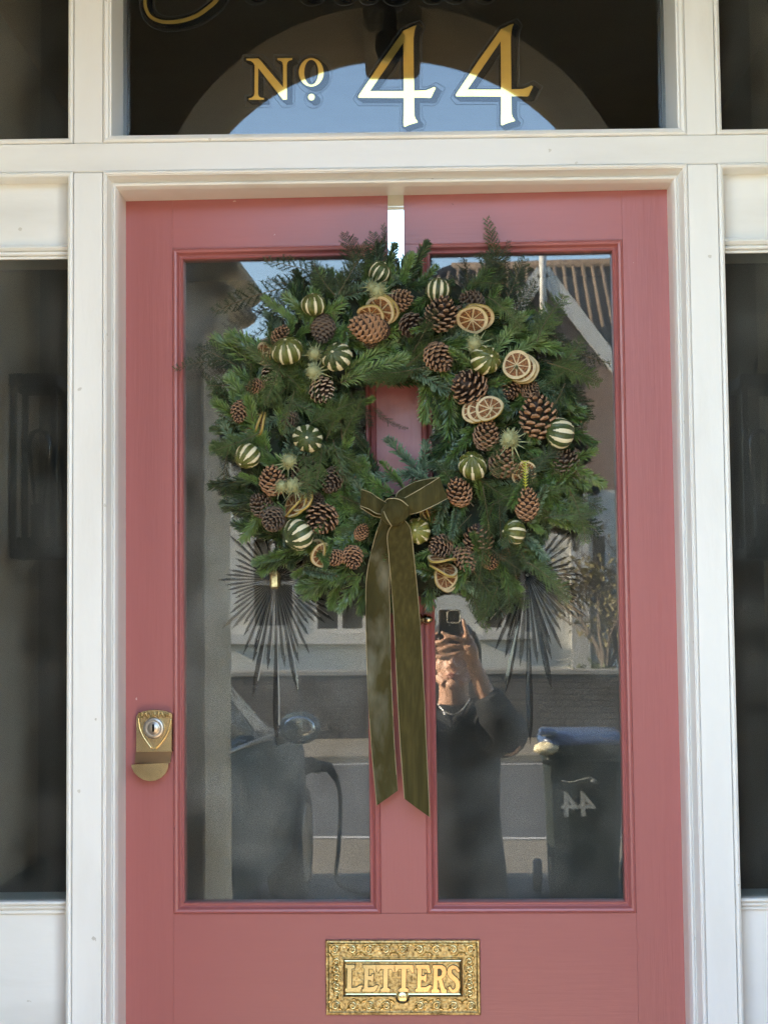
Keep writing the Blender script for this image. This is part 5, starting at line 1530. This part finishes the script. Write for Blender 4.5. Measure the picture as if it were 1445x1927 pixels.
# ---------------------------------------------------------------- slit dried limes
LIME_S = [mat('lime_skin_dark', (.045, .066, .016), .42, var=.35, vscale=4, bump=.6, bscale=16), mat('lime_skin_olive', (.095, .105, .018), .42, var=.35, vscale=4, bump=.6, bscale=16), mat('lime_skin_yellow', (.17, .165, .028), .42, var=.35, vscale=4, bump=.6, bscale=16)]
LIME_P = mat('lime_pith', (.66, .59, .39), .6, var=.1, vscale=60)
def lime_mesh(seed, ns, wid):
    b = MB(); r = random.Random(seed)
    nu, nv = ns * 14, 30
    rows = []
    off = [r.uniform(.82, 1.12) for _ in range(ns)]
    def inslit(lat, lon):
        k = lon * ns / (2 * math.pi); f = (k - math.floor(k)) - .5; kk = int(k) % ns
        la = abs(lat + .12) / R_(min(74, 66 * off[kk]))
        return abs(f) < wid * off[kk] * max(0, 1 - la ** 3) ** .8 if la < 1 else False
    for i in range(nv + 1):
        lat = -math.pi / 2 + math.pi * i / nv
        row = []
        for j in range(nu):
            lon = 2 * math.pi * j / nu
            k = lon * ns / (2 * math.pi); f = abs((k - math.floor(k)) - .5)
            rib = 1 + .05 * math.cos(lat) * math.cos((f) * 2 * math.pi + math.pi) * -1
            g = .955 if inslit(lat, lon) else 1.0
            rr = .5 * rib * g * (1 + .035 * math.sin(2 * lon + seed) * math.cos(lat) + .03 * math.sin(3 * lat + seed * 2 + lon))
            row.append((rr * math.cos(lat) * math.cos(lon), rr * math.cos(lat) * math.sin(lon), rr * math.sin(lat) * .98 + (0.012 if i == nv else 0)))
        rows.append(row)
    vs = [p for r_ in rows for p in r_]
    for i in range(nv):
        for j in range(nu):
            lat = -math.pi / 2 + math.pi * (i + .5) / nv; lon = 2 * math.pi * (j + .5) / nu
            b.f.append((i * nu + j, i * nu + (j + 1) % nu, (i + 1) * nu + (j + 1) % nu, (i + 1) * nu + j))
            b.m.append(1 if inslit(lat, lon) else 0); b.sm.append(True)
    b.v = vs
    b.ball((0, 0, .5), (.05, .05, .025), 8, 5, 1)
    return b
LM = {'thin': [lime_mesh(1, 9, .14), lime_mesh(2, 10, .15)], 'broad': [lime_mesh(3, 9, .24), lime_mesh(4, 10, .22)]}
def lime(u, v, Dpx, nrm, skin, kind='thin', lift=.02, mir=1):
    n = Vector((nrm[0], -nrm[2], nrm[1])).normalized()
    k = wr.randrange(2)
    me = mesh_of(LM[kind][k], ('lime', kind, k, skin), 'dried_lime', [LIME_S[skin], LIME_P])
    p = WL(u, v, depth(u, v) + lift - .005); s = Dpx * PXM * .93
    x = n.orthogonal().normalized(); y = n.cross(x)
    M = Matrix(((x.x * s, y.x * s, n.x * s, p.x), (x.y * s, y.y * s, n.y * s, p.y), (x.z * s, y.z * s, n.z * s, p.z), (0, 0, 0, 1))) @ Matrix.Rotation(wr.uniform(0, 6), 4, 'Z') @ Matrix.Diagonal((wr.uniform(.93, 1.06), wr.uniform(.93, 1.06), wr.uniform(.86, 1.02), 1))
    return link('dried_lime', me, wreath, M)
for l_ in (
    (590, 574, 48, (-.05, .95, .3), 1, 'thin', .02), (634, 672, 61, (-.22, .20, .95), 0, 'broad', .04), (541, 660, 58, (-.1, .72, .68), 1, 'thin', .035), (714, 512, 46, (.5, .7, .3), 0, 'thin', .01), (824, 546, 50, (.1, .95, .2), 0, 'broad', .015), (913, 678, 57, (.45, .18, .87), 1, 'thin', .035), (1053, 815, 62, (-.95, .12, .25), 0, 'broad', .035), (889, 877, 57, (-.08, .62, .78), 1, 'thin', .04), (786, 1000, 52, (-.2, .05, .98), 2, 'thin', .02), (966, 1002, 50, (-.9, .1, .4), 1, 'thin', .015), (579, 826, 57, (.02, .0, 1.0), 0, 'broad', .03), (466, 858, 52, (-.3, -.4, .3), 1, 'broad', .025), (561, 1006, 64, (-.7, -.45, .45), 0, 'broad', .045)):
    lime(*l_)

# ---------------------------------------------------------------- thistle heads
TH = mat('pale_thistle', (.30, .31, .15), .7, var=.3, vscale=80)
def thistle_mesh(seed):
    r = random.Random(seed); b = MB()
    b.ball((0, 0, 0), (.42, .42, .5), 12, 9, 0)
    for i in range(150):
        d = Vector((r.gauss(0, 1), r.gauss(0, 1), r.gauss(0, 1))).normalized()
        p = d * .4; w = d.orthogonal().normalized() * .035
        b.add([p - w, p + w, p + d * r.uniform(.18, .3)], [(0, 1, 2)], 0)
    for i in range(11):
        a = 2 * math.pi * i / 11 + r.uniform(-.2, .2)
        d = Vector((math.cos(a), math.sin(a), -.25 + r.uniform(-.3, .3))).normalized()
        w = d.cross(Vector((0, 0, 1))).normalized() * .05
        p = d * .3 + Vector((0, 0, -.3))
        b.add([p - w, p + w, p + d * r.uniform(.7, 1.1)], [(0, 1, 2)], 0)
    return b
TM = [thistle_mesh(k) for k in range(2)]
for u, v, D in ((711, 548, 28), (590, 698, 27), (592, 666, 24), (959, 825, 34), (544, 868, 26), (551, 914, 28), (893, 646, 28), (700, 540, 20), (530, 915, 22)):
    me = mesh_of(TM[wr.randrange(2)], ('thistle', D % 2), 'thistle_head', [TH])
    link('thistle_head', me, wreath, orient(WL(u, v, depth(u, v) + .035), Vector((wr.uniform(-.5, .5), -.8, wr.uniform(-.4, .5))), D * PXM, 0) @ Matrix.Rotation(R_(90), 4, 'Y'))
# little yellow-green leaf on a lime slice
yl = MB()
cc = WL(988, 893, .15)
for i in range(9):
    for s in (-1, 1):
        p = cc + Vector((0, 0, .018 - i * .0045))
        d = Vector((s * .8, -.2, .55)).normalized() * (.009 - .0004 * i)
        w = Vector((0, 0, .0016))
        yl.add([p - w, p + w, p + d], [(0, 1, 2)], 0)
yl.tube([cc + Vector((0, 0, .02)), cc + Vector((0, 0, -.024))], .0008, 4)
yl.build('leaf_tip', mat('yellow_green_leaf', (.42, .42, .04), .5, trans=.2), wreath)

# ================================================================ velvet ribbon bow
VEL = mat('olive_velvet', (.060, .052, .018), .75, var=.25, vscale=20, sheen=1.0, col2=(.22, .21, .15), c2lo=.5, c2hi=.82, c2scale=26, stretch=(1, 1, .35), bump=.25, bscale=220, spec=.1)
VEL_D = mat('olive_velvet_dark', (.048, .041, .013), .75, var=.16, vscale=9, sheen=.55, bump=.3, bscale=420, spec=.1, col2=(.075, .062, .02), c2lo=.4, c2hi=.7, c2scale=160, stretch=(1, 1, .03))
EDGE = mat('gold_ribbon_edge', (.34, .285, .155), .5, .1, var=.15)
bow = empty('ribbon_bow', 'olive green velvet ribbon bow tied at the bottom of the wreath', 'ribbon', mat=DOOR_M @ Matrix.Translation(WC))
def strip(name, left, right, k=8, cross=12, bulge=.003, edge=True, seed=0, wrinkle=.0012, vm=None):
    r = random.Random(seed)
    k = 16 if name == 'tail' else 10
    Lp = catmull([WL(*p) for p in left], k); Rp = catmull([WL(*p) for p in right], k)
    cr = [(r.uniform(.1, .95), r.uniform(-.25, .25), r.uniform(.012, .03), r.choice((-1, 1, 1))) for _ in range(9 if vm else 4)]
    b = MB(); rows = []; back = []
    n = len(Lp)
    for i in range(n):
        row = []; rowb = []
        for j in range(cross + 1):
            t = j / cross
            p = Lp[i].lerp(Rp[i], t) + OUT * (bulge * math.sin(math.pi * t) + wrinkle * (math.sin(i * .21 + seed) * math.cos(math.pi * t + i * .05) + .35 * math.sin(i * .55 + j * 1.3 + seed)) + sum(sg * wrinkle * .9 * math.exp(-((i / n + sl_c * t - c0) / wd) ** 2) for c0, sl_c, wd, sg in cr) * math.sin(math.pi * min(1, t + .15)))
            row.append(tuple(p)); rowb.append(tuple(p - OUT * .0014))
        rows.append(row); back.append(rowb)
    b.grid(rows, 0, True); b.grid(back, 0, True)
    o = b.build(name, [vm or VEL_D], bow)
    e = MB()
    e.tube([p + OUT * .0003 for p in Lp], .0007, 6); e.tube([p + OUT * .0003 for p in Rp], .0007, 6)
    e.build('wired_edge', EDGE, o)
    return o
D0 = .155
strip('tail', [(724, 962, D0), (706, 1010, .14), (690, 1085, .10), (689, 1160, .075), (690, 1240, .06), (694, 1330, .05), (700, 1420, .042), (709, 1516, .038)],
      [(748, 968, D0), (738, 1010, .145), (733, 1090, .11), (734, 1160, .085), (735, 1240, .068), (738, 1320, .055), (742, 1400, .045), (748, 1488, .04)], seed=1, wrinkle=.0034, bulge=.003, vm=VEL)
strip('tail', [(752, 974, .168), (730, 1002, .165), (732, 1050, .14), (738, 1120, .11), (743, 1200, .085), (747, 1290, .066), (753, 1400, .052), (761, 1503, .044)],
      [(756, 974, .168), (772, 996, .160), (779, 1050, .135), (786, 1120, .105), (792, 1200, .08), (797, 1290, .062), (802, 1400, .048), (808.5, 1538, .042)], seed=2, bulge=.003)
# right loop (front and folded back), left loop
strip('loop', [(745, 945, .165), (765, 935, .180), (800, 915, .185), (827, 898, .178)], [(760, 968, .165), (785, 965, .185), (815, 952, .188), (842, 938, .178)], seed=3, bulge=.004)
strip('loop', [(744, 944, .150), (750, 925, .155), (785, 906, .160), (827, 898, .177)], [(756, 958, .150), (775, 952, .150), (812, 944, .158), (842, 938, .177)], seed=4, bulge=.0)
strip('loop', [(727, 946, .165), (710, 936, .172), (695, 926, .170), (680, 921, .160)], [(722, 968, .162), (708, 966, .175), (694, 958, .172), (678, 952, .160)], seed=5, bulge=.004)
strip('loop', [(724, 955, .15), (706, 950, .15), (692, 944, .152), (679, 940, .158)], [(722, 974, .15), (706, 972, .155), (692, 964, .158), (678, 955, .159)], seed=6, bulge=.0)
kn = MB()
kc = WL(745, 962, .178)
rows = []
for i in range(17):
    la = -math.pi / 2 + math.pi * i / 16
    row = []
    for j in range(28):
        lo = 2 * math.pi * j / 28
        f = 1 + .07 * math.sin(lo * 3 + la * 4) + .05 * math.sin(lo * 5 - la * 7)
        x = .0215 * math.cos(la) * math.cos(lo) * f; y = .0145 * math.cos(la) * math.sin(lo) * f; z = .0225 * math.sin(la)
        row.append(tuple(kc + Vector((x + z * .30, y, z - x * .12))))
    rows.append(row)
kn.grid(rows, 0, True, close=True)
ko = kn.build('knot', VEL_D, bow)
e = MB()
e.tube(catmull([WL(724, 944, .188), WL(732, 938, .195), WL(752, 940, .198), WL(768, 952, .19)], 5), .0008, 6)
e.tube(catmull([WL(722, 962, .188), WL(728, 976, .192), WL(737, 990, .185)], 5), .0008, 6)
e.build('wired_edge', EDGE, ko)

# ================================================================ metal over-door hanger
hg = empty('wreath_hanger', 'shiny metal strap over the top of the door holding the wreath', 'hanger', mat=DOOR_M)
a, b_ = DL(729.5, 372, .003), DL(759.5, 372, .003)
z0 = DL(745, 600, .003).z
h = MB()
xa, xb = a.x, b_.x
zt_ = DZ1 + .0016
lean = lambda z: .0016 + .095 * max(0, (DL(745, 378, .003).z - z))
zs = [zt_ - (zt_ - z0) * i / 12 for i in range(13)]
h.grid([[(xa, -lean(z) - .0016, z), (xb, -lean(z) - .0016, z)] for z in zs], 0, False)
h.grid([[(xa, -lean(z), z), (xb, -lean(z), z)] for z in zs], 0, False)
h.grid([[(xa, -lean(z) - .0016, z), (xa, -lean(z), z)] for z in zs], 0, False); h.grid([[(xb, -lean(z) - .0016, z), (xb, -lean(z), z)] for z in zs], 0, False)
h.box(xa, xb, -.0016, .047, DZ1 + .0002, DZ1 + .0018)
h.box(xa, xb, .0455, .047, DZ1 - .04, DZ1 + .0002)
h.box(xa, xb, -lean(z0) - .03, -lean(z0), z0, z0 + .002); h.box(xa, xb, -lean(z0) - .032, -lean(z0) - .03, z0, z0 + .03)
h.build('hanger_strap', HANGER, hg)
